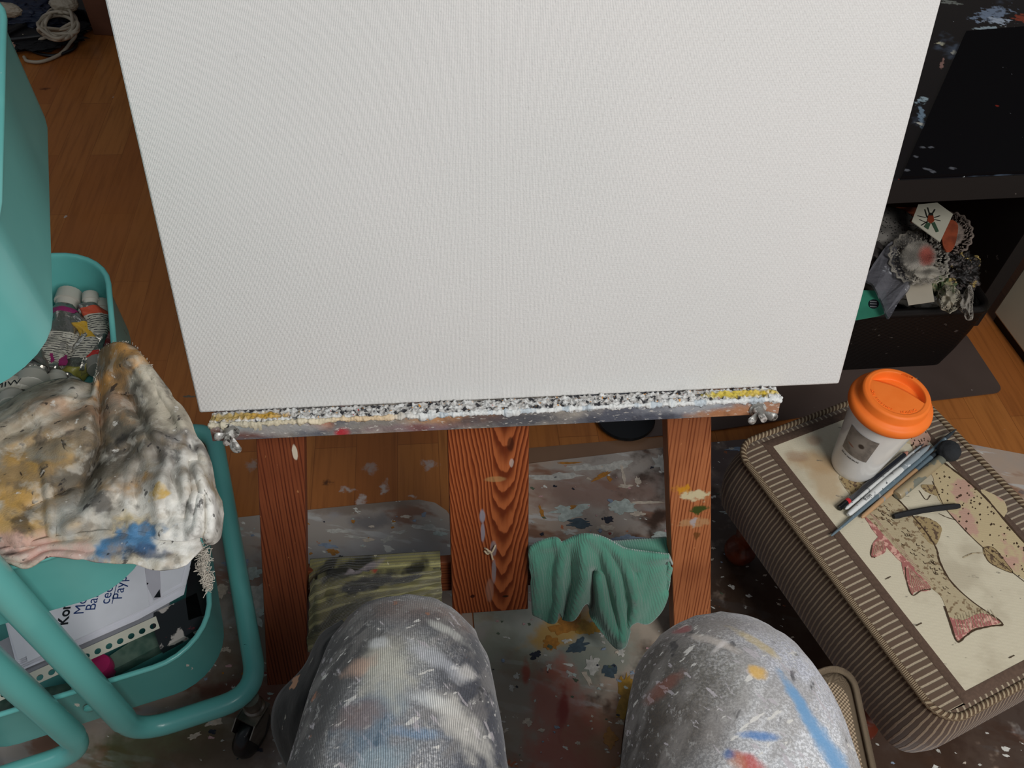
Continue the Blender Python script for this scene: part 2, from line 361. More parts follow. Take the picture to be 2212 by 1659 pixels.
matB = [(1022, 1320), (1012, 1180), (1003, 1040), (1040, 1018), (1145, 1003), (1300, 985), (1450, 966), (1560, 955), (1640, 948), (1900, 925), (2300, 1000), (2600, 1900), (1070, 1900), (1036, 1500)]
B_ = MB(); B_.prism(rc(matB), (0, 0, 1), .0028)
fb = [(1228, 1000, .024, .003, .1, '#d98a26'), (1270, 1010, .045, .008, .12, '#dcdad2'), (1200, 1030, .055, .008, .1, '#dcdad2'), (1330, 1008, .026, .011, .5, '#dcdad2'), (1345, 1022, .004, .02, .1, '#cdbfae'), (1300, 1028, .02, .004, .6, '#d98a26'), (1316, 1034, .005, .005, 0, '#d98a26'), (1352, 1050, .012, .004, .1, '#cdbfae'), (1378, 1040, .006, .01, .2, '#cdbfae'), (1430, 1002, .018, .018, .2, '#dcdad2'), (1228, 1105, .035, .016, .25, '#b9c3bd'), (1170, 1107, .004, .016, .3, '#d98a26'), (1240, 1095, .008, .004, .5, '#d98a26'), (1340, 1095, .03, .017, .1, '#b9c3bd'), (1378, 1110, .012, .006, .2, '#cdbfae'), (1395, 1085, .03, .003, .1, '#cdbfae'), (1315, 1122, .01, .006, .1, '#2c2e3a'), (1250, 1132, .03, .008, .05, '#35506e'), (1310, 1140, .016, .006, .1, '#cdbfae'), (1230, 1150, .012, .006, .1, '#dcdad2'), (1350, 1165, .03, .008, .1, '#8f9db0'), (1430, 1155, .02, .006, .1, '#b9c3bd'), (1318, 1153, .003, .003, 0, '#a33c34'),
      (1590, 1107, .03, .005, .15, '#b9c3bd'), (1605, 970, .03, .005, .1, '#8f9db0'), (1580, 969, .006, .003, 0, '#dcdad2'), (1645, 1040, .012, .004, .2, '#8f9db0'),
      (1280, 1437, .012, .014, 0, '#dcdad2'), (1342, 1409, .007, .007, 0, '#dcdad2'), (1345, 1428, .003, .003, 0, '#dcdad2'), (1352, 1500, .013, .035, -.1, '#c9982c'), (1318, 1448, .012, .012, 0, '#35506e'), (1250, 1395, .018, .01, .4, '#35506e'), (1225, 1350, .035, .012, .35, '#d98a26'), (1270, 1355, .016, .012, .3, '#c9982c'), (1190, 1390, .014, .012, .4, '#d98a26'), (1155, 1415, .01, .006, .6, '#2c2e3a'), (1116, 1460, .005, .005, 0, '#dcdad2'), (1105, 1485, .005, .005, 0, '#dcdad2'), (1186, 1440, .005, .006, 0, '#dcdad2'), (1300, 1480, .004, .004, 0, '#dcdad2'), (1140, 1560, .006, .006, 0, '#cdbfae'), (1320, 1595, .01, .012, .2, '#d98a26'), (1222, 1385, .006, .004, .3, '#dcdad2'), (1268, 1465, .004, .014, .4, '#cdbfae')]
flakes(B_, fb, .003)
for i in range(200):
    x, y = random.uniform(1030, 1560), random.uniform(1000, 1659)
    if inpoly(x, y, matB):
        s = random.uniform(.0006, .0024) * random.choice((1, 1, 1.6)); flakes(B_, [(x, y, s * random.uniform(1, 2.2), s, random.uniform(-.6, .6), random.choice(['#dcdad2', '#cdbfae', '#b9c3bd', '#2c2e3a', '#cdbfae', '#dcdad2', '#c9a0a0', '#41573c', '#8f9db0']))], .003)
for i in range(90):
    x, y = random.uniform(1540, 2150), random.uniform(980, 1659)
    s = random.uniform(.0008, .002); flakes(B_, [(x, y, s * 2, s, random.uniform(-.6, .6), random.choice(['#cdbfae', '#8f9db0', '#dcdad2']))], .003)
MBm = mat_mat('painted_mat_right', '#b09a88', 3, [(1720, 1330, .22, .42, 0, '#3a291e', .35, .93), (1950, 1600, .3, .2, 0, '#3d2b20', .3, .93), (1600, 1000, .09, .05, 0, '#6f5e5a'), (1280, 1065, .12, .03, .1, '#8d6f62'), (1090, 1380, .05, .06, 0, '#8c8f7c'), (1290, 1400, .07, .045, .1, '#7d877c'), (1170, 1350, .06, .03, 0, '#a9aba0'), (1400, 1330, .05, .06, 0, '#a99d8e'), (1210, 1570, .05, .08, 0, '#a8604f', .45), (1240, 1640, .07, .04, 0, '#a86454', .45), (1340, 1620, .05, .05, 0, '#a0785e'), (1090, 1560, .04, .07, 0, '#8f8576'), (1210, 1360, .05, .02, .4, '#b98c30', .4), (1215, 1530, .007, .03, 0, '#8a2620', .5), (1140, 1190, .05, .014, 0, '#9aa2ac'), (1135, 1450, .006, .02, 0, '#9b4030', .4)])  # first two dark brown blobs paint in the shade around the footstool
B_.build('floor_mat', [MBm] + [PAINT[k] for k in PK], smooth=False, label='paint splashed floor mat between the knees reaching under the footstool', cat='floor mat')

gC = G('grey_plastic_sheet', .3, spec=.5); pC = gC.coord('Object')
mC = gC.out(gC.splat(gC.mix(gC.ss(gC.noise(pC, 3, 3), .4, .6), c('#51443f'), c('#473b36')), pC, '#8f8681', 60, .74, .01))
def rounded_px(pts, r=.02, n=6):
    P = [at(x, y, .003) for x, y in pts]; out = []
    for i in range(len(P)):
        a, b, d = P[i - 1], P[i], P[(i + 1) % len(P)]; p0 = b + unit(a - b) * r; p2 = b + unit(d - b) * r
        for k in range(n + 1): t = k / n; out.append((1 - t) ** 2 * p0 + 2 * t * (1 - t) * b + t * t * p2)
    return out
C_ = MB(); C_.prism(rounded_px([(1365, 948), (1540, 931), (1800, 892), (2168, 848), (2080, 715), (1300, 800)]), (0, 0, 1), .0025)
C_.build('floor_mat', mC, smooth=False, label='dark grey plastic mat behind the footstool under the black box', cat='floor mat')
C2 = MB(); C2.prism([at(x, y, .0002) for x, y in ((1000, 985), (1150, 968), (1440, 943), (1441, 975), (1150, 1000), (1000, 1018))], (0, 0, 1), .001)
C2.build('tape_strip', plain('clear_tape', '#7d5f49', .35), smooth=False, label='dull transparent tape strip across the wooden floor behind the central post', cat='tape')
d1 = MB(); d1.lathe(at(1350, 903, .006), (0, 0, 1), [(.0, 0), (.05, 0), (.052, .004), (.05, .008), (.03, .01), (0, .01)], 32)
d1.build('round_lid', plain('black_plastic', '#0c0b0c', .3), label='flat round black lid on the floor under the ledge, beside the right leg', cat='lid')

# ------------------------------------------------------------------ canvas
gc = G('primed_canvas', .8, spec=.2); uv = gc.coord('UV'); sp = gc.sep(uv)
nn_ = gc.noise(gc.map(uv, scale=(1, .25, 1)), 120, 3)
xx = gc.math('ADD', sp[0], gc.math('MULTIPLY', nn_, .0011))
wv1 = gc.math('SINE', gc.math('MULTIPLY', xx, 2 * math.pi / .00135)); wv2 = gc.math('SINE', gc.math('MULTIPLY', sp[1], 2 * math.pi / .0021))
hh = gc.math('ADD', gc.math('MULTIPLY', wv1, .8), gc.math('MULTIPLY', wv2, .12)); hh = gc.math('ADD', hh, gc.math('MULTIPLY', gc.noise(gc.map(uv, scale=(1, .6, 1)), 480, 3), 4.0))
gc.bump(hh, .5, .00035); slub = gc.noise(gc.map(uv, scale=(1, .5, 1)), 220, 2); gc.bump(gc.ss(slub, .7, .8), .4, .0006)
CANV = gc.out(gc.mix(gc.ss(gc.noise(uv, 3, 2), .3, .7), c('#dedcd9'), c('#dad9d6')))
CT = .98
cv = MB(); cv.box(OC, H_, N_, T_, 0, CW, -.019, 0, 0, CT)
cvo = cv.build('blank_canvas', CANV, smooth=True, bevel=.0025, seg=3, label='large blank white stretched canvas resting on the easel ledge', cat='canvas', origin=ef(CW / 2, 0, -.01))
sb = MB()
for a, b, c0, c1 in ((.002, .045, .002, CT - .002), (CW - .045, CW - .002, .002, CT - .002), (.045, CW - .045, .002, .045), (.045, CW - .045, CT - .045, CT - .002)):
    sb.box(OC, H_, N_, T_, a, b, -.026, -.0195, c0, c1)
sb.build('stretcher_bars', plain('pine', '#c9a877', .6, var=.15), cvo, smooth=False)

# ------------------------------------------------------------------ easel
ez = thing('easel', (.0, .50, 0), 'reddish brown wooden A-frame easel with paint-crusted ledge and wing nuts', 'easel')
def quadbar(mb, c0, c1, n0, n1, m=0):
    """c0, c1: ((sL,t),(sR,t)) lower and upper ends in the easel plane"""
    vs = []; uv = []
    for (sl, tl), (sr, tr) in (c0, c1):
        for n in (n0, n1):
            vs += [ef(sl, tl, n), ef(sr, tr, n)]; uv += [(sl if n == n1 else sl - (n1 - n0), tl), (sr if n == n1 else sr + (n1 - n0), tr)]
    mb.add(vs, [(0, 1, 5, 4), (2, 6, 7, 3), (0, 4, 6, 2), (1, 3, 7, 5), (4, 5, 7, 6), (0, 2, 3, 1)], m, uv)
def leg_uv(o, s0, t0):
    for u in o.data.uv_layers[0].data: pass
NL = -.022   # front face of the legs behind the canvas plane
def ends(pxs, t0, t1, n):
    (xl1, yl1, xr1, yr1), (xl2, yl2, xr2, yr2) = pxs
    a = ec(xl1, yl1, n); b = ec(xr1, yr1, n); c2 = ec(xl2, yl2, n); d = ec(xr2, yr2, n)
    f = lambda p, q, t: (p[0] + (q[0] - p[0]) * (t - p[1]) / (q[1] - p[1]), t)
    return (f(a, c2, t0), f(b, d, t0)), (f(a, c2, t1), f(b, d, t1))
TF = -(OC[2]) / T_[2]      # t where the easel plane meets the floor
gL, colL = wood_leg('dark_pine_left', '#83462a', '#532516'); 
for (s, t, rs, rt, cl) in ((*ec(637, 977, NL), .003, .011, '#cfc3ae'),):
    colL = gL.blob(colL, gL.coord('UV'), (s, t, 0), (rs, rt, 1), cl, .15, ws=60, wob=.2)
WL = gL.out(colL)
gR, colR = wood_leg('orange_pine_right', '#ad6a42', '#763c20', 240)
for (x, y, rs, rt, cl, k) in ((1500, 1070, .016, .009, '#c9bd98', .95), (1475, 1057, .01, .006, '#c98d1e', .8), (1510, 1101, .011, .006, '#39451a', 1), (1500, 1128, .02, .007, '#b08a62', .7), (1505, 1155, .004, .006, '#5e3a16', .8), (1497, 1127, .004, .006, '#a8a4a8', .8)):
    s, t = ec(x, y, NL); colR = gR.blob(colR, gR.coord('UV'), (s, t, 0), (rs, rt, 1), cl, .35, ws=110, wob=.9, k=k)
WR = gR.out(colR)
lo, hi = ends(((553, 950, 657, 950), (577, 1480, 664, 1400)), TF, 0.05, NL)
m1 = MB(); quadbar(m1, lo, hi, NL - .026, NL); m1.build('leg', WL, ez, bevel=.0015, label='dark reddish left front leg')
lo, hi = ends(((1441, 908, 1537, 905), (1455, 1330, 1536, 1310)), TF, 0.05, NL)
m1 = MB(); quadbar(m1, lo, hi, NL - .026, NL); m1.build('leg', WR, ez, bevel=.0015, label='orange right front leg with dabs of paint')
# front legs continue behind the canvas to a top block
for s0, s1 in ((ec(553, 950)[0] + .012, .34), (ec(1441, 908)[0] + .012, .38)): pass
# central post with cathedral grain
gp = G('cathedral_pine', .42, spec=.4); uv = gp.coord('UV'); sp = gp.sep(uv)
s0 = ec(1088, 1100, NL)[0]
ns = gp.noise(gp.map(uv, scale=(1, .35, 1)), 38, 3, .6)
ds = gp.math('SUBTRACT', sp[0], s0)
ds = gp.math('ADD', ds, gp.math('MULTIPLY', gp.math('SUBTRACT', gp.noise(gp.map(uv, scale=(1, .3, 1)), 16, 2), .5), .012))
lf = gp.math('MAXIMUM', gp.math('SUBTRACT', gp.math('MULTIPLY', ds, -1.0), .014), 0.0)
rg = gp.math('MAXIMUM', gp.math('SUBTRACT', ds, .012), 0.0)
ab = gp.math('SQRT', gp.math('ADD', gp.math('MULTIPLY', ds, ds), .000012))
a2 = gp.math('ADD', gp.math('ADD', gp.math('MULTIPLY', ab, 75), gp.math('MULTIPLY', lf, 170)), gp.math('MULTIPLY', rg, 110))
val = gp.math('SUBTRACT', gp.math('MULTIPLY', sp[1], 30), a2)
val = gp.math('ADD', val, gp.math('MULTIPLY', ns, 1.3))
fr = gp.math('FRACT', val); band = gp.math('MULTIPLY', gp.ss(fr, .1, .78), gp.ss(fr, .88, .99, 1, 0))
col = gp.mix(band, c('#a65c34'), c('#632a14'))
col = gp.mix(gp.ss(gp.noise(gp.map(uv, scale=(90, 4, 1)), 3, 3), .45, .8, 0, .4), col, c('#7a3312'))
for (x, y, rs, rt, cl, k) in ((1042, 1115, .0035, .010, '#8f8f9a', .85), (1043, 1150, .0025, .016, '#8f8f9a', .8), (1066, 1185, .004, .012, '#8c8588', .7), (1067, 1235, .0028, .02, '#8c8588', .8), (1058, 1275, .005, .02, '#a07a68', .6), (1105, 1000, .0025, .006, '#b7a9a0', .7), (1103, 960, .004, .01, '#3b1c10', .8), (1070, 1035, .012, .004, '#a98a5c', .5), (1092, 1288, .004, .002, '#2a160c', 1), (1021, 1288, .003, .003, '#3a160c', 1)):
    s, t = ec(x, y, NL); col = gp.blob(col, uv, (s, t, 0), (rs, rt, 1), cl, .25, ws=80, wob=.2, k=k)
gp.bump(band, -.2, .0006)
POST = gp.out(col)
lo, hi = ends(((966, 930, 1143, 925), (977, 1305, 1141, 1305)), ec(1060, 1322, NL)[1], .62, NL)
m1 = MB(); quadbar(m1, lo, hi, NL - .02, NL); m1.build('center_post', POST, ez, bevel=.0015, label='broad central post with swirling flame grain')
g_, cl_ = wood_leg('crossbar_pine', '#8e5030', '#5f2d18', 200); WC = g_.out(cl_)
yb = ec(960, 1270, NL)[1]
xb = MB(); ta, tb = ec(962, 1303, NL)[1], ec(962, 1240, NL)[1]
sL, sR = ec(640, 1300, NL)[0], ec(1470, 1280, NL)[0]
xb.add([ef(sL, ta, NL - .034), ef(sR, ta, NL - .034), ef(sR, tb, NL - .034), ef(sL, tb, NL - .034), ef(sL, ta, NL - .0205), ef(sR, ta, NL - .0205), ef(sR, tb, NL - .0205), ef(sL, tb, NL - .0205)],
       [(3, 2, 1, 0), (4, 5, 6, 7), (0, 1, 5, 4), (7, 6, 2, 3), (1, 2, 6, 5), (0, 4, 7, 3)], 0, [(ta, sL), (ta, sR), (tb, sR), (tb, sL), (ta, sL), (ta, sR), (tb, sR), (tb, sL)])
xb.build('crossbar', WC, ez, bevel=.0015)
m1 = MB(); m1.add([], [])
# rear support leg, behind
p_top = ef(.37, .60, -.07); p_bot = V(.06, 1.05, .0)
ax = unit(p_bot - p_top); m1.box(p_top, H_, unit(np.cross(H_, ax)), ax, -.02, .02, -.011, .011, 0, np.linalg.norm(p_bot - p_top)); m1.build('rear_leg', WC, ez, bevel=.001)
m1 = MB(); m1.box(OC, H_, N_, T_, .2, .52, -.07, -.048, .56, .62); m1.build('top_block', WC, ez, bevel=.0015)
# ledge bar
gs = G('painted_ledge', .65, spec=.3); uv = gs.coord('UV'); p = gs.coord('Object')
q = gs.map(uv, scale=(1, 2.2, 1)); col = c('#8a847d')
col = gs.splat(col, q, '#a39c92', 14, .5, .12, seed=1); col = gs.splat(col, q, '#5d5f68', 9, .56, .08, (1, .6, 1), 2)
col = gs.splat(col, q, '#8c4f2e', 11, .66, .05, (1, 1, 1), 8, k=.8)
for (x, y, rs, rt, cl, k) in ((690, 908, .014, .012, '#b8662c', .9), (741, 935, .008, .006, '#b3202f', .9), (990, 898, .05, .012, '#b9824e', .8), (1100, 905, .06, .010, '#3b3f4b', .8), (1350, 905, .06, .008, '#4a4d58', .7), (1590, 893, .04, .008, '#a8714a', .9), (1640, 880, .03, .01, '#a9795a', .8), (540, 935, .03, .008, '#6d3a28', .8), (900, 925, .05, .006, '#7d5f68', .6), (600, 925, .05, .008, '#a7a6a4', .7), (505, 915, .03, .012, '#8f9a9a', .7), (1500, 875, .05, .01, '#a4a6aa', .7), (470, 945, .012, .012, '#7d3f2a', .6)):
    s, t = ec(x, y, .022); col = gs.blob(col, uv, (s, t, 0), (rs, rt, 1), cl, .5, ws=40, wob=.6, k=k)
col = gs.splat(col, q, '#cfcac2', 130, .62, .03, (1, 1, 1), 4, k=.6)
gs.bump(gs.noise(uv, 260, 4), .7, .0012); gs.bump(gs.noise(uv, 60, 3), .4, .001)
LEDGE = gs.out(col)
tl = ec(450, 892, .022)[1]; ss_, se_ = ec(452, 920, .022)[0], ec(1686, 870, .022)[0]
tb_ = ec(1060, 925, .022)[1]; tt_ = -.0005
lb = MB(); N0, N1 = -.03, .022
def ledge_fn(): 
    K = 220
    vs = []; uvv = []
    prof = [(N0, tt_), (N1 - .002, tt_), (N1, tt_ - .002), (N1, tb_ * .5), (N1, tb_ + .001), (N1 - .001, tb_), (N0, tb_)]
    for i in range(K + 1):
        s = ss_ + (se_ - ss_) * i / K
        for j, (n, t) in enumerate(prof):
            w_ = .0009 * nz(s * 60, t * 60, j) if j in (2, 3, 4) else 0
            vs.append(ef(s, t + w_ * .5, n + w_)); uvv.append((s, t if n > 0 else t + (n - N1)))
    n = len(prof); fs = [(i * n + j, i * n + (j + 1) % n, (i + 1) * n + (j + 1) % n, (i + 1) * n + j) for i in range(K) for j in range(n)]
    fs += [tuple(range(n))[::-1], tuple(K * n + j for j in range(n))]
    lb.add(vs, fs, 0, uvv)
ledge_fn(); led = lb.build('canvas_ledge', LEDGE, ez, angle=40, label='front ledge crusted with grey and white paint')
# thick ridge of dried paint
gk = G('paint_crust', .55, spec=.4); p = gk.coord('UV'); q = gk.map(p, scale=(1, 1, 1)); col = c('#d9dad8')
col = gk.splat(col, q, '#b9c2c8', 60, .55, .05, (1, .02, 1), seed=1)
for (x, rs, cl) in ((780, .04, '#d8b888'), (640, .04, '#d9c9a8'), (500, .05, '#c2b79a')):
    s, t = ec(x, 870, .02); col = gk.blob(col, p, (s, 1, 0), (rs, 9, 1), cl, .6, ws=40, wob=.3, k=.8)
gk.bump(gk.noise(gk.coord('Object'), 300, 4), .6, .001)
CR = gk.out(col)
cb = MB(); K = 1500; n = 14; vs = []; uvv = []
for i in range(K + 1):
    s = ss_ - .001 + (se_ - ss_ + .002) * i / K
    e = abs(nz(s * 90, 1)) * 1.3 + abs(nz(s * 170, 5)) * .4
    r1 = .0026 + .0034 * e; dr = .004 * max(0, nz(s * 45, 9)) * 1.6 + (.006 if abs(s - ec(552, 890, .02)[0]) < .004 else 0)
    for k in range(n):
        t = 2 * math.pi * k / n; cx, cy = N1 - .0012, -.0015 - dr * .5
        rr = r1 * (.9 + .6 * nz(s * 140, math.cos(t) * 1.3, math.sin(t) * 1.3) + .5 * nz(s * 420, math.cos(t) * 3, math.sin(t) * 3))
        vs.append(ef(s, cy + math.sin(t) * (rr + dr * .5) * .85, cx + math.cos(t) * rr * .8)); uvv.append((s, 1))
cb.add(vs, [(i * n + k, i * n + (k + 1) % n, (i + 1) * n + (k + 1) % n, (i + 1) * n + k) for i in range(K) for k in range(n)] + [tuple(range(n)), tuple(K * n + k for k in range(n))], 0, uvv)
cb.build('paint_ridge', CR, ez, angle=180, label='thick white ridge of dried paint along the ledge edge')
gk = G('paint_crumbs', .6); p = gk.coord('UV'); col = c('#b9b6b2')
col = gk.splat(col, p, '#26262b', 140, .52, .04, seed=2); col = gk.splat(col, p, '#d4d4d2', 130, .52, .06, seed=3)
col = gk.splat(col, p, '#c98a3a', 200, .66, .02, seed=4); col = gk.splat(col, p, '#a83a3a', 180, .7, .02, seed=5)
for (x, rs, cl) in ((555, .03, '#c79a26'), (480, .03, '#b59a55'), (1610, .035, '#d4b62a'), (1560, .02, '#cfbb4a')):
    s, t = ec(x, 870, .01); col = gk.blob(col, p, (s, .012, 0), (rs, .006, 1), cl, .4, ws=150, wob=.6, k=.85)
gk.bump(gk.noise(gk.coord('Object'), 400, 3), .7, .001)
cb = MB()
def crumb(u, v):
    s = ss_ + (se_ - ss_) * u; n_ = .0012 + v * (N1 - .003)
    h = .0008 + .0042 * abs(nz(s * 170, v * 4, 2)) + .0028 * max(0, nz(s * 330, v * 7, 7)); return ef(s, h if 0 < v < 1 else -.001, n_)
cb.grid(crumb, 1300, 16, uvf=lambda u, v: (ss_ + (se_ - ss_) * u, v * .02))
cb.build('paint_crumbs', gk.out(col), ez, angle=180, label='crumbly multicoloured dried paint on top of the ledge')
# wing nuts
gw = G('painted_metal', .45, metal=.5); p = gw.coord('Object'); col = gw.splat(c('#8f8d88'), p, '#d5d4d0', 90, .52, .03); col = gw.splat(col, p, '#3d3b38', 120, .63, .03, seed=4); gw.bump(gw.noise(p, 200, 3), .5, .001)
WN = gw.out(col)
def wingnut(cx, cy, w0, w1):
    s, t = ec(cx, cy, .03); a, b = ec(*w0, .03), ec(*w1, .03)
    o = ef(s, t, N1); mb = MB()
    mb.lathe(o, N_, [(.0, -.0005), (.0095, -.0005), (.0095, .001), (.0068, .0013), (.0062, .005), (.005, .009), (0, .009)], 24)
    for q in (a, b):
        e = ef(q[0], q[1], N1 + .012); st = o + N_ * .006; d = e - st; sd = unit(np.cross(d, N_))
        pth = cr([st + d * .2, st + d * .55 + N_ * .002, st + d * .85 + N_ * .001, e], 5); rad = [.0018 + .0028 * math.sin(math.pi * min(1, i / (len(pth) - 1) * .9 + .08)) for i in range(len(pth))]
        vs = []
        for P_, r in zip(pth, rad):
            for k in range(10):
                t_ = 2 * math.pi * k / 10; vs.append(P_ + sd * math.cos(t_) * r * 1.15 + N_ * math.sin(t_) * r * .5)
        m_ = len(pth); mb.add(vs, [(i * 10 + k, i * 10 + (k + 1) % 10, (i + 1) * 10 + (k + 1) % 10, (i + 1) * 10 + k) for i in range(m_ - 1) for k in range(10)] + [tuple(range(10))[::-1], tuple((m_ - 1) * 10 + k for k in range(10))])
    wn = mb.build('wing_nut', WN, ez, label='paint-spattered metal wing nut')
    MB().tube([o + N_ * .008, o + N_ * .02], .0036, 14).build('bolt', WN, wn, angle=40)
wingnut(494, 942, (464, 937), (518, 972)); wingnut(1642, 893, (1614, 908), (1676, 897))
# wood piece of the ledge end (bracket behind the left wing nut)
mb = MB(); a0, b0 = ec(472, 952, .01), ec(552, 948, .01); mb.box(OC, H_, N_, T_, a0[0] - .002, b0[0], -.03, .012, tb_ - .006, tb_ + .004); mb.build('ledge_bracket', WL, ez, bevel=.001)
# knotted string on the post
st = MB(); STR = plain('string', '#c9b79a', .8, bump=.4, bs=400)
sx = lambda x, y, n=.002: ef(*ec(x, y, NL), NL + n)
st.tube(cr([sx(1047, 1183, .001), sx(1052, 1181, .005), sx(1060, 1188, .005), sx(1066, 1181, .004), sx(1070, 1176, .001)], 6), .0012, 8)
st.tube(cr([sx(1050, 1190, .002), sx(1056, 1183, .006), sx(1060, 1190, .004), sx(1064, 1205, .003)], 6), .0013, 8)
st.tube(cr([sx(1046, 1186, .003), sx(1053, 1192, .004), sx(1058, 1184, .005)], 6), .0012, 8)
st.build('string_knot', STR, ez, label='short knotted string through the post')

# ------------------------------------------------------------------ draped cloths
def patch(mb, top, bot, P, nu, nv, off, m=0, uvf=None, back=None):
    ft, fb_ = sampler([V(*q) for q in top]), sampler([V(*q) for q in bot])
    def fn(u, v):
        q = ft(u) * (1 - v) + fb_(u) * v; return P(q, u, v)
    mb.grid(fn, nu, nv, m, uvf)
def easel_cloth(name, mat_, top, bot, fold, label, cat, thick=.003, back=.05, nbase=0, rid_=None):
    BART = ec(962, 1240, NL)[1]; ft, fb_ = sampler([V(*q) for q in top]), sampler([V(*q) for q in bot]); mb = MB()
    nbar = NL - .0205 + .004
    def fn(u, v):
        # v<.22: over the bar and down the back
        if v < .25:
            w_ = v / .25; q = ft(u); s, t = ec(q[0], q[1], nbar)
            a = (1 - w_) * 1.0
            n_ = nbar - (.019) * min(1, a * 2.2) + (ridges(q, rid_) * .25 * (1 - a) if rid_ else 0) - .002 * 0; x_ = min(1, a * 2.2); tt = t + (BART + .0035 - t) * x_ ** 1.2 - max(0, a - .455) / .545 * back
            return ef(s, tt, n_ + fold(u, 0) * (1 - x_) * 1.0)
        w_ = (v - .25) / .75; q = ft(u) * (1 - w_) + fb_(u) * w_; nn = nbar + fold(u, w_) + nbase + (ridges(q, rid_) * min(1, .25 + w_ * 2.2) if rid_ else 0)
        s, t = ec(q[0], q[1], nn); return ef(s, t, nn)
    mb.grid(fn, 150, 90, uvf=lambda u, v: (u * .2, v * .15))
    return mb.build(name, mat_, smooth=True, solid=-thick if 0 else thick, angle=180, label=label, cat=cat)
gt = G('terry_green', .95, spec=.1, sheen=.6); uv = gt.coord('UV'); sp = gt.sep(uv)
rib = gt.math('SINE', gt.math('MULTIPLY', gt.math('ADD', sp[0], gt.math('MULTIPLY', gt.noise(uv, 60, 2), .004)), 2 * math.pi / .0032))
gt.bump(gt.math('ADD', rib, gt.math('MULTIPLY', gt.noise(gt.coord('Object'), 700, 2), 2.5)), .45, .0008)
TOWEL = gt.out(gt.mix(gt.ss(gt.noise(uv, 12, 3), .3, .7), c('#56937e'), c('#619f89')))
def ridges(q, RL):
    """height of fold crests drawn as polylines: (points, width, height)"""
    x, y = q; h = 0
    for pts, w_, a in RL:
        best = 1e9; tt = 0; n_ = len(pts) - 1
        for i in range(n_):
            (x0, y0), (x1, y1) = pts[i], pts[i + 1]; dx, dy = x1 - x0, y1 - y0; t = max(0, min(1, ((x - x0) * dx + (y - y0) * dy) / (dx * dx + dy * dy)))
            d_ = math.hypot(x - x0 - t * dx, y - y0 - t * dy)
            if d_ < best: best = d_; tt = (i + t) / n_
        h += a * math.exp(-(best / w_) ** 2)
    return h
TRID = [([(1205, 1165), (1213, 1200), (1208, 1250), (1206, 1300), (1198, 1345)], 9, .012), ([(1262, 1150), (1262, 1200), (1262, 1250), (1245, 1300), (1235, 1345)], 15, .015),
        ([(1290, 1250), (1298, 1300), (1318, 1350), (1348, 1402)], 13, .016), ([(1275, 1158), (1305, 1190), (1325, 1250), (1338, 1310), (1350, 1380)], 10, .012), ([(1300, 1162), (1340, 1200), (1362, 1250), (1372, 1300), (1365, 1350)], 9, .010),
        ([(1345, 1190), (1385, 1230), (1375, 1290)], 12, .006), ([(1410, 1200), (1405, 1260), (1380, 1320)], 12, .005), ([(1150, 1190), (1162, 1240), (1160, 1320)], 12, .007), ([(1175, 1180), (1200, 1176)], 9, .007),
        ([(1280, 1235), (1283, 1300), (1268, 1330)], 9, -.022), ([(1230, 1180), (1236, 1260), (1222, 1320)], 9, -.006), ([(1440, 1210), (1440, 1270)], 10, -.006)]
def fold_t(u, v, q=None):
    k = .35 + .65 * v; x = u + .05 * v * math.sin(u * 9 + 1)
    a = .011 * math.sin(2 * math.pi * (x * 3.1 + .15)) + .006 * math.sin(2 * math.pi * (x * 6.3 + .4 + v * .2)) + .003 * math.sin(2 * math.pi * (x * 11 + v))
    rid = .010 * math.exp(-((x - .235) / .018) ** 2) + .010 * math.exp(-((x - .47 - .04 * v) / .03) ** 2) + .009 * math.exp(-((x - .58) / .02) ** 2) - .010 * math.exp(-((x - .41) / .022) ** 2) * v + .006 * math.exp(-((x - .74 + .12 * v) / .02) ** 2) - .004 * math.exp(-((x - .66) / .02) ** 2)
    return .020 + a * .12 + .003 * nz(u * 7, v * 5)
easel_cloth('cleaning_cloth', TOWEL, [(1144, 1196), (1150, 1180), (1172, 1168), (1200, 1162), (1212, 1172), (1240, 1160), (1265, 1154), (1300, 1160), (1330, 1176), (1350, 1186), (1400, 1194), (1445, 1200)],
            [(1152, 1325), (1195, 1346), (1204, 1322), (1216, 1336), (1238, 1338), (1264, 1302), (1282, 1340), (1312, 1378), (1345, 1400), (1366, 1346), (1400, 1345), (1430, 1315), (1446, 1270), (1450, 1230)], fold_t,
            'rumpled green terry cloth hung over the easel crossbar between post and right leg', 'cloth', rid_=TRID)
gq = G('olive_knit', .95, spec=.1, sheen=.3); uv = gq.coord('UV'); sp = gq.sep(uv)
row = gq.math('ADD', sp[1], gq.math('MULTIPLY', gq.noise(uv, 14, 3), .012)); ln = lines(gq, row, 62, (.35, .9))
ribf = gq.math('SINE', gq.math('MULTIPLY', sp[1], 2 * math.pi / .0022)); gq.bump(gq.math('ADD', ribf, gq.math('MULTIPLY', gq.noise(uv, 600, 2), 2)), .6, .0008)
col = gq.mix(ln, c('#7f7a52'), c('#b1ab77'))
for (u, v, ru, rv, cl) in ((.06, .036, .045, .012, '#1b1d24'), (.09, .062, .055, .014, '#23252c'), (.085, .034, .03, .004, '#8d8486'), (.105, .037, .006, .003, '#a5463c'), (.165, .036, .022, .009, '#17181a'), (.15, .058, .026, .009, '#1c1d22'), (.03, .03, .02, .008, '#25262a'), (.05, .11, .05, .012, '#4b4a3c')):
    col = gq.blob(col, uv, (u, v, 0), (ru, rv, 1), cl, .3, ws=50, wob=.5, k=.9, rot=-.3)
col = gq.splat(col, uv, '#d8d0b4', 120, .68, .02, seed=3, k=.7)
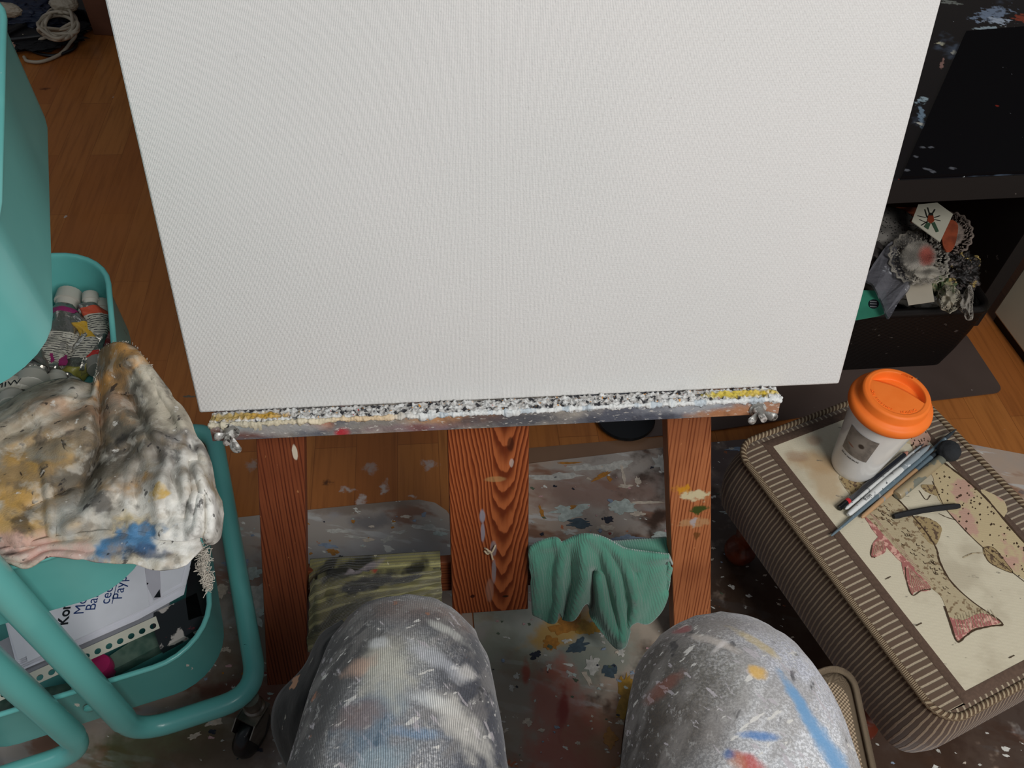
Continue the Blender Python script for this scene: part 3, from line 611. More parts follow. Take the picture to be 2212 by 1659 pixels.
easel_cloth('knitted_rag', gq.out(col), [(672, 1262), (690, 1242), (740, 1230), (800, 1233), (870, 1231), (952, 1226)], [(664, 1405), (690, 1395), (740, 1370), (800, 1345), (880, 1325), (954, 1300)],
            lambda u, v: .012 + .007 * math.sin(u * 8 + v * 2) * v + .004 * nz(u * 9, v * 6) + .005 * math.exp(-((u - .09) / .03) ** 2), 'olive and black ribbed knit rag over the crossbar behind the left knee', 'rag')

# ------------------------------------------------------------------ trolley
TO = V(-.283, .360, 0); EA = V(.9205, .3907, 0); EB = V(-.3907, .9205, 0); EZ = V(0, 0, 1)
def tr(a, b, z): return TO + EA * a + EB * b + EZ * z
trol = thing('utility_trolley', tr(-.17, .2, 0), 'turquoise enamel three-tier rolling trolley with paint stains', 'trolley')
def bend(pts, r=.04, n=8):
    P = [np.array(p, float) for p in pts]; out = [P[0]]
    for i in range(1, len(P) - 1):
        a, b, d = P[i - 1], P[i], P[i + 1]; rr = min(r, .45 * np.linalg.norm(a - b), .45 * np.linalg.norm(d - b)); p0 = b + unit(a - b) * rr; p2 = b + unit(d - b) * rr
        for k in range(n + 1): t = k / n; out.append((1 - t) ** 2 * p0 + 2 * t * (1 - t) * b + t * t * p2)
    return out + [P[-1]]
LB = .43
P1A, P2A = -.143, -.197
for (pa, ca) in ((P1A, 0.0), (P2A, -.35)):
    mb = MB(); mb.tube(bend([tr(pa, 0, .30), tr(pa, 0, .108), tr(ca, 0, .108), tr(ca, LB, .108), tr(pa, LB, .108), tr(pa, LB, .30)], .045), .0128, 20)
    fr_ = mb.build('frame_tube', TEAL, trol)
for pa in (P1A, P2A):
    for b in (0, LB):
        MB().tube([tr(pa, b, .155), tr(pa, b, .80)], .0143, 20).build('upright_post', TEAL, trol, bevel=.001)
RIMS = ((.21, .09), (.478, .091), (.785, .106))
def basket(zr, h):
    a0, a1, b0, b1 = {0: (-.335, -.024, .024, .415), 1: (-.325, -.040, .021, .43), 2: (-.32, -.031, .026, .428)}[RIMS.index((zr, h))]; tp = .08; mb = MB()
    rings = []; T = .0012
    def ring(ins, z, r): return [tr(x, y, z) for x, y in rrect(a0 + ins, a1 - ins, b0 + ins, b1 - ins, max(.01, r - ins))]
    R = .07
    prof = [(.0, zr - .004), (-.0022, zr - .002), (-.0025, zr + .001), (-.001, zr + .0028), (.002, zr + .0028), (.0035, zr + .001), (.0035, zr - .003), (.0052, zr - .012), (.003 + .013 * tp, zr - h + .006), (.003 + .019 * tp, zr - h + .002)]
    outer = [(.0, zr - .004), (.0032, zr - .012), (.0015 + .012 * tp, zr - h + .004), (.0015 + .0175 * tp, zr - h)]
    n = len(ring(0, 0, R))
    def loft(pr, flip):
        vs = []; 
        for i_, z in pr: vs += ring(i_, z, R)
        fs = []
        for j in range(len(pr) - 1):
            for k in range(n):
                q = (j * n + k, j * n + (k + 1) % n, (j + 1) * n + (k + 1) % n, (j + 1) * n + k); fs.append(q[::-1] if flip else q)
        last = tuple((len(pr) - 1) * n + k for k in range(n)); fs.append(last if not flip else last[::-1]); mb.add(vs, fs)
    loft(prof, False); loft(outer, True)
    return mb.build('basket', TEAL, trol, angle=60)
bk = [basket(*q) for q in RIMS]
for zr, h in RIMS:
    for b, sg in ((0.0215, -1),):
        MB().lathe(tr(-.1745, b, zr - .045), EB * sg, [(0, -.002), (.0068, -.002), (.0068, .0012), (.005, .0024), (0, .003)], 20).build('bolt_head', TEAL, trol)
BLK = plain('black_rubber', '#121214', .4); g = G('wheel_black', .3); p = g.coord('Object'); WHEEL = g.out(g.splat(c('#0d0c0d'), p, '#cfc9c0', 70, .68, .02))
STEEL = plain('tarnished_steel', '#8b8378', .35, metal=.9, var=.3, vs=80)
for (a, b, an) in ((-.012, .0, 250), (-.338, .0, 100), (-.02, LB - .01, 215), (-.338, LB, 250)):
    o = tr(a, b, 0); d = V(math.cos(math.radians(an)), math.sin(math.radians(an)), 0); wc = o + d * .02 + EZ * .031; axl = np.cross(d, EZ)
    mb = MB(); mb.lathe(o + EZ * .07, EZ, [(0, 0), (.0135, 0), (.0135, .008), (.011, .01), (.011, .034), (0, .034)], 20)
    for sg in (-1, 1): mb.prism([wc + axl * sg * .0125 + d * x + EZ * z for x, z in ((-.03, .028), (-.026, .04), (0, .042), (.014, .03), (.008, -.006), (-.006, -.006))], axl, .0015 * sg)
    mb.box(o + EZ * .066, d, axl, EZ, -.012, .02, -.014, .014, 0, .005)
    ca_ = mb.build('caster', STEEL, trol, angle=35)
    MB().lathe(wc - axl * .0105, axl, [(0, 0), (.012, 0), (.02, -.001), (.028, .001), (.031, .006), (.031, .015), (.028, .02), (.02, .022), (.012, .021), (0, .021)], 32).build('wheel', WHEEL, ca_)

# --- paint tubes in the middle basket
def tubemat(name, col, metal=0, rough=.4, lines_=False):
    g = G(name, rough, metal=metal); p = g.coord('UV'); sp = g.sep(p); cc = c(col)
    if lines_:
        l = lines(g, sp[1], 330, (.2, .5)); l = g.math('MULTIPLY', l, g.ss(g.noise(g.map(p, scale=(14, 300, 1)), 1, 2), .4, .5)); cc = g.mix(l, cc, c('#2c2c2c'))
    cc = g.splat(cc, g.coord('Object'), '#4d4a47', 60, .62, .04, seed=2, k=.7)
    g.bump(g.noise(g.coord('Object'), 110, 4), .6, .0025)
    return g.out(cc)
SIL = tubemat('tube_silver', '#8f8c85', .85, .3); LABW = tubemat('tube_label', '#a29e92', 0, .5, True); CAPW = plain('tube_cap_white', '#aaa79d', .4)
tubcol = {}
def tc(cl):
    if cl not in tubcol: tubcol[cl] = tubemat('tube_band_' + cl.strip('#'), cl)
    return tubcol[cl]
def ptube(cap, end, zc, ze, r, bands, label, capr=.7, capm=CAPW, crump=.15, word=None):
    a, b = at(*cap, zc), at(*end, ze); d = unit(b - a); side = unit(np.cross(d, EZ)); up = np.cross(side, d); L = np.linalg.norm(b - a)
    t = thing('paint_tube', (a + b) / 2, label, 'paint tube', 'paint tubes in the middle trolley basket')
    mb = MB(); mats = [SIL, LABW] + [tc(x[2]) for x in bands if x[2] not in ('lab', 'sil')]
    def mf(u, v):
        j = 2
        for x in bands:
            if x[2] == 'lab':
                if x[0] <= v < x[1] and (u < .3 or u > .8 or True): return 1
            elif x[2] != 'sil':
                if x[0] <= v < x[1]: return j
                j += 1
        return 0
    def fn(u, v):
        an = 2 * math.pi * u; flat = max(0, (v - .15) / .85) ** 1.1
        rx = r * (1 + .35 * flat) * min(1, .5 + v * 9); rz = r * (1 - .93 * flat) * min(1, .5 + v * 9)
        k = 1 + crump * 1.8 * nz(math.cos(an) * 1.5 + a[0] * 50, v * 7, math.sin(an) * 1.5)
        p = a + d * (capr * r * 1.6 + v * (L - capr * r * 1.6)); bendz = crump * .03 * math.sin(v * 6 + a[1] * 40)
        return p + side * (math.cos(an) * rx * k + bendz) + up * math.sin(an) * rz * k
    mb.grid(fn, 28, 40, mf=mf, uvf=lambda u, v: (u, v * L)); mb.f.append(list(range(28))[::-1]); mb.m.append(0)
    if word:
        o = a + d * L * word[1] + up * (r * 1.02) ; mb.text(word[0], o, -side * 1.0 if word[3] else side, -np.cross(up, -side) if word[3] else np.cross(up, side), word[2], len(mats), h=.0006, align='CENTER'); mats.append(plain('tube_print', '#151515', .5))
    bo = mb.build('tube_body', mats, t, angle=60)
    mb = MB(); rc_ = r * capr; n = 40; pr = [(0, 0), (rc_ * .92, 0), (rc_, .001), (rc_ * 1.05, rc_ * 1.1), (rc_ * .9, rc_ * 1.15), (rc_ * .8, rc_ * 1.7), (0, rc_ * 1.7)]
    vs = []
    for rr, h in pr:
        for k in range(n): an = 2 * math.pi * k / n; q = rr * (1 + (.014 if k % 2 else -.014)); vs.append(a + d * h + (side * math.cos(an) + up * math.sin(an)) * max(q, 1e-5))
    mb.add(vs, [(j * n + k, j * n + (k + 1) % n, (j + 1) * n + (k + 1) % n, (j + 1) * n + k) for j in range(len(pr) - 1) for k in range(n)]); mb.build('cap', capm, t, angle=40)
MAG, RED, YEL, GRN, MAR = '#7a1f52', '#a8442c', '#b08a2a', '#6f7c66', '#5c1f2b'
ptube((152, 632), (108, 790), .437, .425, .0145, [(.12, .2, MAG), (.5, .82, 'lab'), (.82, 1.01, MAG)], 'silver paint tube with magenta band and white cap at the top', .95)
ptube((66, 842), (95, 735), .436, .412, .0165, [(.1, .16, '#1c1c1e')], 'fat silver paint tube with a ribbed white cap facing the viewer', .98)
ptube((118, 838), (160, 672), .418, .425, .0125, [(.1, .8, 'lab'), (.8, 1.01, '#c9c4b8')], 'crumpled white paint tube beside the magenta-banded one', .9, crump=.35)
ptube((182, 662), (172, 800), .44, .415, .0095, [(.2, .48, YEL), (.48, .8, 'lab')], 'thin rolled paint tube with a yellow band', .6, crump=.3)
ptube((195, 634), (203, 770), .445, .42, .0125, [(.12, .28, RED), (.28, .62, 'lab'), (.9, 1.01, '#b02a24')], 'paint tube with orange-red band next to the basket wall', .7, crump=.2)
ptube((218, 652), (226, 780), .43, .41, .013, [(.0, .2, GRN), (.2, .7, '#7a2626'), (.7, 1.01, MAR)], 'dull red paint tube against the basket wall', .8)
ptube((26, 880), (40, 765), .44, .42, .0165, [(.0, .42, '#a9a69a'), (.42, .6, '#2a2626'), (.6, 1.01, '#8a2f26')], 'paint tube with black lettering and red upper half', .8, word=('WIN', .16, .013, True))
ptube((-8, 850), (0, 770), .44, .42, .014, [(.2, .6, 'lab')], 'paint tube cut off by the left edge of the photo', .8)
ptube((214, 800), (196, 690), .41, .405, .013, [(.1, .6, '#55523f')], 'grey-capped paint tube half under the rag', .95, capm=plain('cap_grey', '#8b877e', .4))
ptube((150, 850), (186, 760), .41, .405, .0135, [(.1, .4, '#8a8440'), (.4, .7, 'lab')], 'olive paint tube with its cap under the rag edge', .8, crump=.3)
ptube((100, 700), (130, 860), .407, .403, .0135, [(.0, .6, MAR), (.6, 1.01, '#3f2a2a')], 'dark maroon paint tube lying beneath the others', .8)
ptube((215, 705), (150, 700), .405, .404, .0125, [(.1, .9, '#3d3b38')], 'dark grimy paint tube lying crosswise at the back', .8)

# --- painting rag over the middle basket
gr_ = G('stained_canvas_rag', .85, spec=.2); p = gr_.coord('Position'); col = c('#c4bba9')
col = gr_.splat(col, p, '#a59b89', 9, .5, .1, seed=1); col = gr_.splat(col, p, '#d8d2c6', 11, .58, .06, seed=2)
def rb(x, y, rx, ry, cl, k=.8, rot=0, soft=.6, z=.51):
    global col; col = gr_.blob(col, p, at(x, y, z), (rx, ry, .5), cl, soft * .8, rot, k=k, ws=38, wob=1.1)
rb(60, 1010, .06, .035, '#c99a48', .85); rb(30, 1130, .05, .02, '#c79a4a', .8); rb(255, 1045, .02, .014, '#b8863c', .7); rb(250, 800, .03, .05, '#c79250', .9, .2, .4); rb(245, 765, .025, .02, '#c08a48', .9)
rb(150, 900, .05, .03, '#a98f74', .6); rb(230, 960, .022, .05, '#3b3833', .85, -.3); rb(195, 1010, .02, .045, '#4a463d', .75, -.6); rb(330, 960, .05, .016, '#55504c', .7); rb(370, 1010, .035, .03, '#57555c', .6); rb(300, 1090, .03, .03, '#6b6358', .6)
rb(240, 880, .03, .035, '#5b564c', .6); rb(380, 1090, .06, .05, '#e0ddd5', .85); rb(270, 1130, .02, .012, '#c9a83e', .7); rb(345, 1065, .008, .006, '#d9b04a', .9, soft=.3); rb(20, 1165, .06, .012, '#c7a19a', .8); rb(200, 1120, .03, .03, '#a39a8c', .5)
rb(280, 1190, .03, .016, '#4a7ea8', .95, .2, .35, .48); rb(330, 1205, .02, .006, '#3a4a68', .7, 0, .4, .48); rb(90, 960, .03, .01, '#8a9290', .6); rb(440, 1130, .03, .03, '#f0eee8', .85); rb(150, 1090, .03, .03, '#aeb2b0', .6); rb(130, 860, .05, .012, '#c9a184', .5)
col = gr_.splat(col, p, '#7b7265', 16, .54, .07, (1, 1, 1), 15, k=.55, detail=8); col = gr_.splat(col, p, '#8f7a5c', 24, .60, .05, (1, 1, 1), 17, k=.5, detail=8); col = gr_.splat(col, p, '#5c6a72', 20, .66, .04, (1, 1, 1), 19, k=.5, detail=8); col = gr_.splat(col, p, '#3b3836', 30, .62, .05, (1, 1, 1), 5, k=.7, detail=8); col = gr_.splat(col, p, '#26252a', 120, .66, .03, (1, .5, 1), 7, .5, k=.8)
col = gr_.splat(col, p, '#1d1d20', 60, .71, .02, (.25, 1.6, 1), 8, .9, k=.8); col = gr_.splat(col, p, '#e4e0d8', 90, .69, .03, (1, 1, 1), 9, k=.7)
col = gr_.splat(col, p, '#6a6257', 70, .6, .06, seed=21, k=.45, detail=8); col = gr_.splat(col, p, '#ddd7cb', 50, .6, .06, seed=23, k=.4, detail=8)
gr_.bump(gr_.noise(p, 600, 2), .5, .0008); gr_.bump(gr_.noise(p, 40, 4), .4, .0025)
RAG = gr_.out(col, gr_.ss(gr_.noise(p, 15, 3), .4, .6, .5, .9))
rt = thing('painting_rag', at(200, 1000, .45), 'stiff paint-stained cream rag draped over the trolley beside the easel', 'rag')
top = [(-90, 930), (0, 882), (55, 848), (100, 828), (150, 820), (196, 830), (212, 800), (220, 758), (250, 741), (285, 750), (312, 778), (350, 828), (395, 885), (430, 950), (452, 1000), (462, 1055), (476, 1085)]
bot = [(-90, 1225), (-10, 1196), (60, 1178), (120, 1166), (180, 1157), (250, 1152), (310, 1160), (360, 1165), (405, 1168), (422, 1158), (440, 1163), (448, 1172), (462, 1172), (472, 1160), (476, 1135), (479, 1110)]
RR = [([(0, 900), (90, 850), (160, 830)], 12, .006), ([(262, 960), (330, 935), (420, 985)], 8, .005), ([(285, 1000), (275, 1060), (290, 1140)], 10, .004), ([(100, 1010), (108, 1090), (112, 1160)], 7, .004),
      ([(325, 800), (370, 880), (440, 990)], 7, .004), ([(425, 1010), (440, 1060), (425, 1150)], 8, .008), ([(452, 1070), (458, 1120), (450, 1165)], 7, .007), ([(405, 1000), (412, 1060), (400, 1120)], 7, -.007), ([(440, 1070), (442, 1140)], 5, -.006),
      ([(235, 990), (170, 1050), (60, 1100)], 10, -.005), ([(330, 950), (250, 1050), (150, 1140)], 16, .006), ([(20, 960), (120, 930), (190, 900)], 12, .005), ([(360, 1000), (340, 1080), (350, 1150)], 12, .005)]
def ragz(q, u, v):
    x, y = q
    z = .497 + .010 * nz(x * .012, y * .012, 1) + .003 * nz(x * .03, y * .016, 4)
    # raised roll starting at the peaked corner
    xr = 262 + (y - 740) * .42 + 12 * math.sin((y - 740) / 70); wd = 46 + (y - 740) * .12
    z += .036 * math.exp(-((x - xr) / wd) ** 2) * max(0, 1 - max(0, y - 740) / 460)
    # valley to its left
    xv = 214 + (y - 800) * .02 - max(0, y - 960) * .35; z -= .020 * math.exp(-((x - xv) / 16) ** 2) * max(0, min(1, (1130 - y) / 150))
    z -= .014 * math.exp(-((x - (300 + (y - 900) * .5)) / 16) ** 2) * (1 if y > 850 else 0) * max(0, 1 - (y - 850) / 300)
    z += .006 * math.exp(-((x - 400 - (y - 1000) * .1) / 14) ** 2) + .006 * math.exp(-((x - 440 - (y - 1000) * .15) / 10) ** 2)
    z += ridges(q, RR) + .0012 * nz(x * .05, y * .05, 8)
    z += .006 * math.exp(-(((y - 900) + (x - 60) * .55) / 14) ** 2)
    return z
def ragP(q, u, v):
    z = ragz(q, u, v); x, y = q; e = max(0, (x - 405) / 75); z -= .03 * e * e; z -= .006 * max(0, v - .93) / .07
    if x < 215 and v < .12: z -= .03 * (1 - v / .12)
    return at(x, y, z)
mb = MB(); patch(mb, top, bot, ragP, 190, 150, None)
mb.build('upper_layer', RAG, rt, angle=180, solid=.0022)
mb = MB(); patch(mb, [(-90, 1215), (0, 1190), (120, 1160), (250, 1145), (350, 1155), (432, 1160)], [(-60, 1240), (10, 1214), (60, 1226), (110, 1200), (170, 1206), (240, 1216), (290, 1218), (330, 1231), (360, 1232), (400, 1222), (436, 1186)],
    lambda q, u, v: at(q[0], q[1], .4915 - .004 * v + .003 * math.sin(v * 14 + u * 3) * (1 - u) + .003 * nz(q[0] * .03, q[1] * .05)), 120, 30, None)
mb.build('lower_layer', RAG, rt, angle=180, solid=.002)
mb = MB(); THR = plain('frayed_thread', '#bdb6aa', .9)
for i in range(260):
    t = i / 260
    b_ = sampler([(434, 1178), (442, 1200), (437, 1222), (446, 1245), (447, 1270)])(t); q = at(b_[0] + random.uniform(-5, 5), b_[1] + random.uniform(-4, 4), .45 - t * .03 + random.uniform(-.003, .003))
    mb.tube(cr([q, q + rng.normal(0, .002, 3), q + rng.normal(0, .0025, 3), q + rng.normal(0, .003, 3)], 3), .00035, 4)
mb.build('frayed_edge', THR, rt, label='loose frayed threads at the lower corner'); mb = MB()
for i in range(90):
    b_ = sampler([(205, 822), (214, 775), (232, 746), (262, 738), (292, 750), (318, 782), (340, 812)])(i / 90); q = at(b_[0] + random.uniform(-2, 2), b_[1] + random.uniform(-1, 4), ragz(b_, 0, 0) + .001)
    mb.tube([q, q + rng.normal(0, .0016, 3) + V(0, .0008, .0)], .0003, 4)
mb.build('frayed_edge', THR, rt, label='short frayed threads at the raised end')

# --- lowest basket contents
ZP = .185
PAP = plain('white_paper', '#e3e4ec', .7); INK = plain('navy_ink', '#1f3a72', .5); INKB = plain('black_ink', '#15181f', .5)
def sheet(name, pts, z, th, mats, label, cat, group=None, txt=None, curl=0):
    mb = MB(); mb.prism([at(x, y, z) for x, y in pts], (0, 0, 1), th)
    if txt: txt(mb)
    return mb.build(name, mats, smooth=False, label=label, cat=cat, group=group)
def letter(mb):
    def W(s, x, y, x2, y2, size, m, ul=False):
        o = at(x, y, ZP + .0152); ex = unit(at(x2, y2, ZP + .0152) - o); ey = np.cross(EZ, ex); mb.text(s, o, ex, ey, size, m, .0003, bold=.0004 if m == 2 else 0.0)
        if ul: mb.prism([o - ey * .0035, o - ey * .0028, o - ey * .0028 + ex * .045, o - ey * .0035 + ex * .045], (0, 0, 1), .0003, m)
    W('Kontakt', 146, 1350, 150, 1325, .0165, 2); W('Mobil', 180, 1327, 186, 1302, .0165, 1); W('Bank', 205, 1319, 211, 1295, .0165, 1); W('cecilie', 236, 1305, 242, 1280, .0165, 1, True); W('Paypal', 263, 1295, 269, 1270, .0165, 1)
sheet('printed_letter', [(323, 1309), (60, 1430), (30, 1290), (308, 1190)], ZP + .0145, .0005, [PAP, INK, INKB], 'white sheet with blue and black printed words in the lowest basket', 'paper', txt=letter)
for i in range(6):
    dx, dy = random.uniform(-10, 8) - i * 1.5, i * 5 + random.uniform(-2, 2)
    sheet('paper_sheet', [(398 + dx, 1258 + dy), (300 + dx, 1312 + dy), (40, 1425 + dy), (0, 1300), (150, 1200), (412 + dx, 1200 + dy)], ZP + .0125 - i * .0022, .0006, [PAP], ('topmost', 'second from top', 'third from top', 'fourth from top', 'fifth from top', 'lowest')[i] + ' of the six loose white sheets under the printed letter', 'paper', 'white paper stack in the lowest basket')
tri = MB(); tri.prism([at(x, y, ZP + .0136) for x, y in ((345, 1215), (348, 1290), (333, 1297), (316, 1262), (314, 1225))], (0, 0, 1), .0005); tri.prism([at(x, y, ZP + .0142) for x, y in ((312, 1258), (321, 1260), (315, 1266))], (0, 0, 1), .0004, 1); tri.prism([at(x, y, ZP + .0142) for x, y in ((345, 1273), (347, 1290), (333, 1291))], (0, 0, 1), .0004, 1)
tri.build('grey_leaflet', [plain('grey_paper', '#c3c1cb', .6), INKB], smooth=False, label='pale grey leaflet with small black triangles beside the printed letter', cat='leaflet')
FOL = plain('clear_folder', '#8f9096', .25, coat=.3)
sheet('plastic_folder', [(368, 1305), (362, 1322), (170, 1420), (80, 1462), (-20, 1500), (-20, 1400), (200, 1290)], ZP - .005, .004, [FOL], 'greyish see-through plastic folder under the paper stack', 'folder')
# punched strip, real holes
def strip():
    mb = MB(); zt = ZP + .0015; a = at(345, 1356, zt); b = at(-30, 1527, zt); ex = unit(b - a); L = np.linalg.norm(b - a); ey = np.cross(EZ, ex)
    if np.dot(ey, at(345, 1335, zt) - a) < 0: ey = -ey
    W_ = .0165; cell = .0126; n = int(L / cell); hr = .0037
    for i in range(n):
        x0 = i * cell; cx = x0 + cell / 2; cy = .0058; vs = []; K = 24
        for z in (0, -.0006):
            for k in range(K):
                t = 2 * math.pi * k / K; vs.append(a + ex * (cx + hr * math.cos(t)) + ey * (cy + hr * math.sin(t)) + EZ * z)
            for k in range(K):
                t = 2 * math.pi * k / K; q = max(abs(math.cos(t)), abs(math.sin(t))); X = math.cos(t) / q; Y = math.sin(t) / q
                vs.append(a + ex * (cx + X * cell / 2) + ey * ((cy + Y * (W_ - cy)) if Y > 0 else (cy + Y * (.0062))) + EZ * z)
        fs = [(k, (k + 1) % K, K + (k + 1) % K, K + k) for k in range(K)] + [(2 * K + k, 3 * K + k, 3 * K + (k + 1) % K, 2 * K + (k + 1) % K) for k in range(K)] + [(k, 2 * K + k, 2 * K + (k + 1) % K, (k + 1) % K) for k in range(K)] + [(K + k, K + (k + 1) % K, 3 * K + (k + 1) % K, 3 * K + k) for k in range(K)]
        mb.add(vs, fs)
    mb.build('punched_binder_strip', plain('ivory_card', '#d2d0c0', .5), smooth=False, label='ivory strip with a row of punched round holes in the lowest basket', cat='binder strip')
strip()
GP = G('green_clear_plastic', .2, spec=.5); pp = GP.coord('Object'); GPm = GP.out(GP.splat(GP.mix(GP.ss(GP.noise(pp, 30, 3), .4, .6), c('#5f7468'), c('#3f5a50')), pp, '#a8b5a8', 40, .62, .01, (1, .3, 1)))
sheet('clear_plastic_box', [(335, 1370), (372, 1398), (250, 1462), (232, 1440)], ZP - .035, .018, [GPm], 'greenish clear plastic box near the front rim of the lowest basket', 'box')
sheet('plastic_sleeve', [(190, 1470), (215, 1500), (40, 1565), (-60, 1590), (-60, 1520)], ZP - .02, .004, [GPm, INKB], 'murky plastic sleeve at the front left of the lowest basket', 'sleeve')
GPD = G('collage_card', .4); pp = GPD.coord('Object'); col = GPD.splat(c('#26282c'), pp, '#b9b2ac', 35, .56, .02, seed=2); col = GPD.splat(col, pp, '#7c2f3a', 50, .68, .02, seed=4)
sheet('collage_box', [(336, 1362), (338, 1333), (430, 1290), (447, 1360), (352, 1412)], ZP - .012, .012, [GPD.out(col)], 'dark box with scraps of pale collage at the right of the lowest basket', 'box')
sheet('black_folder', [(404, 1302), (412, 1195), (434, 1205), (450, 1330), (410, 1345)], ZP - .006, .006, [plain('black_card', '#101012', .4)], 'black folder standing behind the paper stack', 'folder')
mb = MB(); mb.prism([at(x, y, ZP - .002) for x, y in ((414, 1345), (445, 1328), (452, 1352), (430, 1378), (418, 1368))], (0, 0, 1), .0006)
o = at(437, 1352, ZP - .0008); K = 24
def ringp(mb, o, r, w_, m):
    vs = [o + V(math.cos(2 * math.pi * k / K) * q, math.sin(2 * math.pi * k / K) * q, 0) for q in (r, r + w_) for k in range(K)]; mb.add(vs, [(k, K + k, K + (k + 1) % K, (k + 1) % K) for k in range(K)], m)
ringp(mb, o, .006, .0009, 1)
for k in range(3):
    d = V(math.cos(k * 1.05), math.sin(k * 1.05), 0); e = V(-d[1], d[0], 0); mb.add([o - d * .006 - e * .0003, o + d * .006 - e * .0003, o + d * .006 + e * .0003, o - d * .006 + e * .0003], [(0, 1, 2, 3)], 1)
mb.build('card_with_wheel', [plain('grey_green_card', '#8b9186', .6), INKB], smooth=False, label='small grey-green card with a black spoked circle at the basket corner', cat='card')
mb = MB(); mb.lathe(at(228, 1452, ZP - .028), EZ, [(0, 0), (.012, 0), (.0135, .003), (.0135, .02), (.012, .024), (0, .025)], 28)
mb.build('pink_cap', plain('pink_plastic', '#a02258', .35), label='round magenta bottle cap behind the trolley post', cat='cap')

# ------------------------------------------------------------------ footstool
ZS = .28; SL = V(.4625, -.8866, 0); SP = V(.8866, .4625, 0)
c_far = at(1592, 975, ZS); c_near = at(2040, 1572, ZS)
SL = unit(V(c_near[0] - c_far[0], c_near[1] - c_far[1], 0)); SP = V(-SL[1], SL[0], 0)
c_far = c_far - SL * .009; SLen = np.linalg.norm(c_near - c_far); SWid = .288
def sf(a, b, z=ZS): q = c_far + SL * a + SP * b; return V(q[0], q[1], z)
def sinv(x, y, z=ZS): q = at(x, y, z) - c_far; return np.dot(q, SL), np.dot(q, SP)
stool = thing('footstool', sf(SLen / 2, SWid / 2, 0), 'brown ribbed upholstered footstool with trout tapestry top and bun feet', 'footstool')
def ribm(name, a, b, per, sharp, curve=0):
    g = G(name, .9, spec=.15, sheen=.25); uv = g.coord('UV'); sp = g.sep(uv)
    x = g.math('ADD', sp[0], g.math('MULTIPLY', g.noise(uv, 25, 2), .0018))
    l = lines(g, x, 1 / per, sharp); l2 = g.math('MULTIPLY', l, g.ss(g.noise(uv, 500, 2), .2, .6, .6, 1))
    col = g.mix(l2, c(a), c(b)); g.bump(g.math('ADD', l, g.math('MULTIPLY', g.noise(uv, 900, 2), .5)), .5, .001); return g.out(col)
RIB = ribm('brown_rib_side', '#4a3728', '#8f7d66', .0062, (.15, .85)); RIBT = ribm('brown_rib_top', '#5b4a3d', '#a3957f', .0078, (.35, .9))
BAND = plain('brown_band', '#5a4639', .9, var=.2, vs=300, bump=.3, bs=600)
mb = MB(); nR = 10
def sring(ins, z, r): return [sf(a, b, z) for a, b in rrect(ins, SLen - ins, ins, SWid - ins, max(.004, r - ins), nR)]
base = sring(0, 0, .03); per = np.r_[0, np.cumsum([np.linalg.norm(base[(k + 1) % len(base)] - base[k]) for k in range(len(base))])]
n = len(base)
prof = [(.02, .150), (.008, .153), (-.001, .168), (-.007, .195), (-.009, .220), (-.006, .248), (-.001, .268), (.003, .2785)]
def ringloft(mb, rings, m, v0=0):
    vs = []; uvv = []; nn_ = len(rings[0])
    for j, r in enumerate(rings):
        for k in range(nn_ + 1): vs.append(r[k % nn_]); uvv.append((per[k] if k < len(per) else per[-1], v0 + j * .02))
    N = nn_ + 1; mb.add(vs, [(j * N + k, j * N + k + 1, (j + 1) * N + k + 1, (j + 1) * N + k) for j in range(len(rings) - 1) for k in range(nn_)], m, uvv)
fine = []
for i in range(len(prof) - 1):
    for k in range(3): t = k / 3; fine.append((prof[i][0] * (1 - t) + prof[i + 1][0] * t, prof[i][1] * (1 - t) + prof[i + 1][1] * t))
fine.append(prof[-1]); ringloft(mb, [sring(i_, z, .03) for i_, z in fine], 0)
mb.add(sring(.02, .15, .03), [tuple(range(n))[::-1]], 0)
mb.build('side_cushion', [RIB], stool, angle=180)
# top border and panel (photo: inner panel corners)
pa0, pb0 = sinv(1683, 962); pa1, pb1 = sinv(2065, 1505); IN = (pb0 + pb1) / 2; INE = pa0; INN = SLen - pa1; INR = .045
def inner(o, z):
    return [(INE - o, SLen - INN + o, IN - o, SWid - INR + o)]
def irect(o, z): a0, a1, b0, b1 = inner(o, z)[0]; return [sf(a, b, z) for a, b in rrect(a0, a1, b0, b1, .0015, nR)]
mb = MB()
def border(axis, far):
    La, Lb = (SLen, SWid) if axis == 0 else (SWid, SLen)
    o_ = .0105; (i0, i1, j0, j1) = inner(o_, 0)[0]
    if axis == 1: i0, i1, j0, j1 = j0, j1, i0, i1
    vs = []; uvv = []; K = 60; rr = .027
    for k in range(K + 1):
        a = .0109 + (La - .0218) * k / K
        d = max(0, .003 + rr - a, a - (La - rr - .003)); e = .003 + rr - math.sqrt(max(0, rr * rr - d * d))
        bo = Lb - e if far else e; ai = min(max(a, i0), i1); bi = (j1 if far else j0)
        for t in np.linspace(0, 1, 5):
            aa = a * (1 - t) + ai * t; bb = bo * (1 - t) + bi * t; z = .2795 + .0035 * t + .0012 * math.sin(math.pi * t)
            vs.append(sf(aa, bb, z) if axis == 0 else sf(bb, aa, z)); uvv.append((aa, bb))
    mb.add(vs, [(k * 5 + j, k * 5 + j + 1, (k + 1) * 5 + j + 1, (k + 1) * 5 + j) for k in range(K) for j in range(4)], 0, uvv)
for ax_ in (0, 1):
    for fr__ in (0, 1): border(ax_, fr__)
ringloft(mb, [irect(.0105, .2832), irect(.010, .2838), irect(0.0, .2838), irect(-.0002, .283)], 1)
mb.build('top_border', [RIBT, BAND], stool, angle=60)
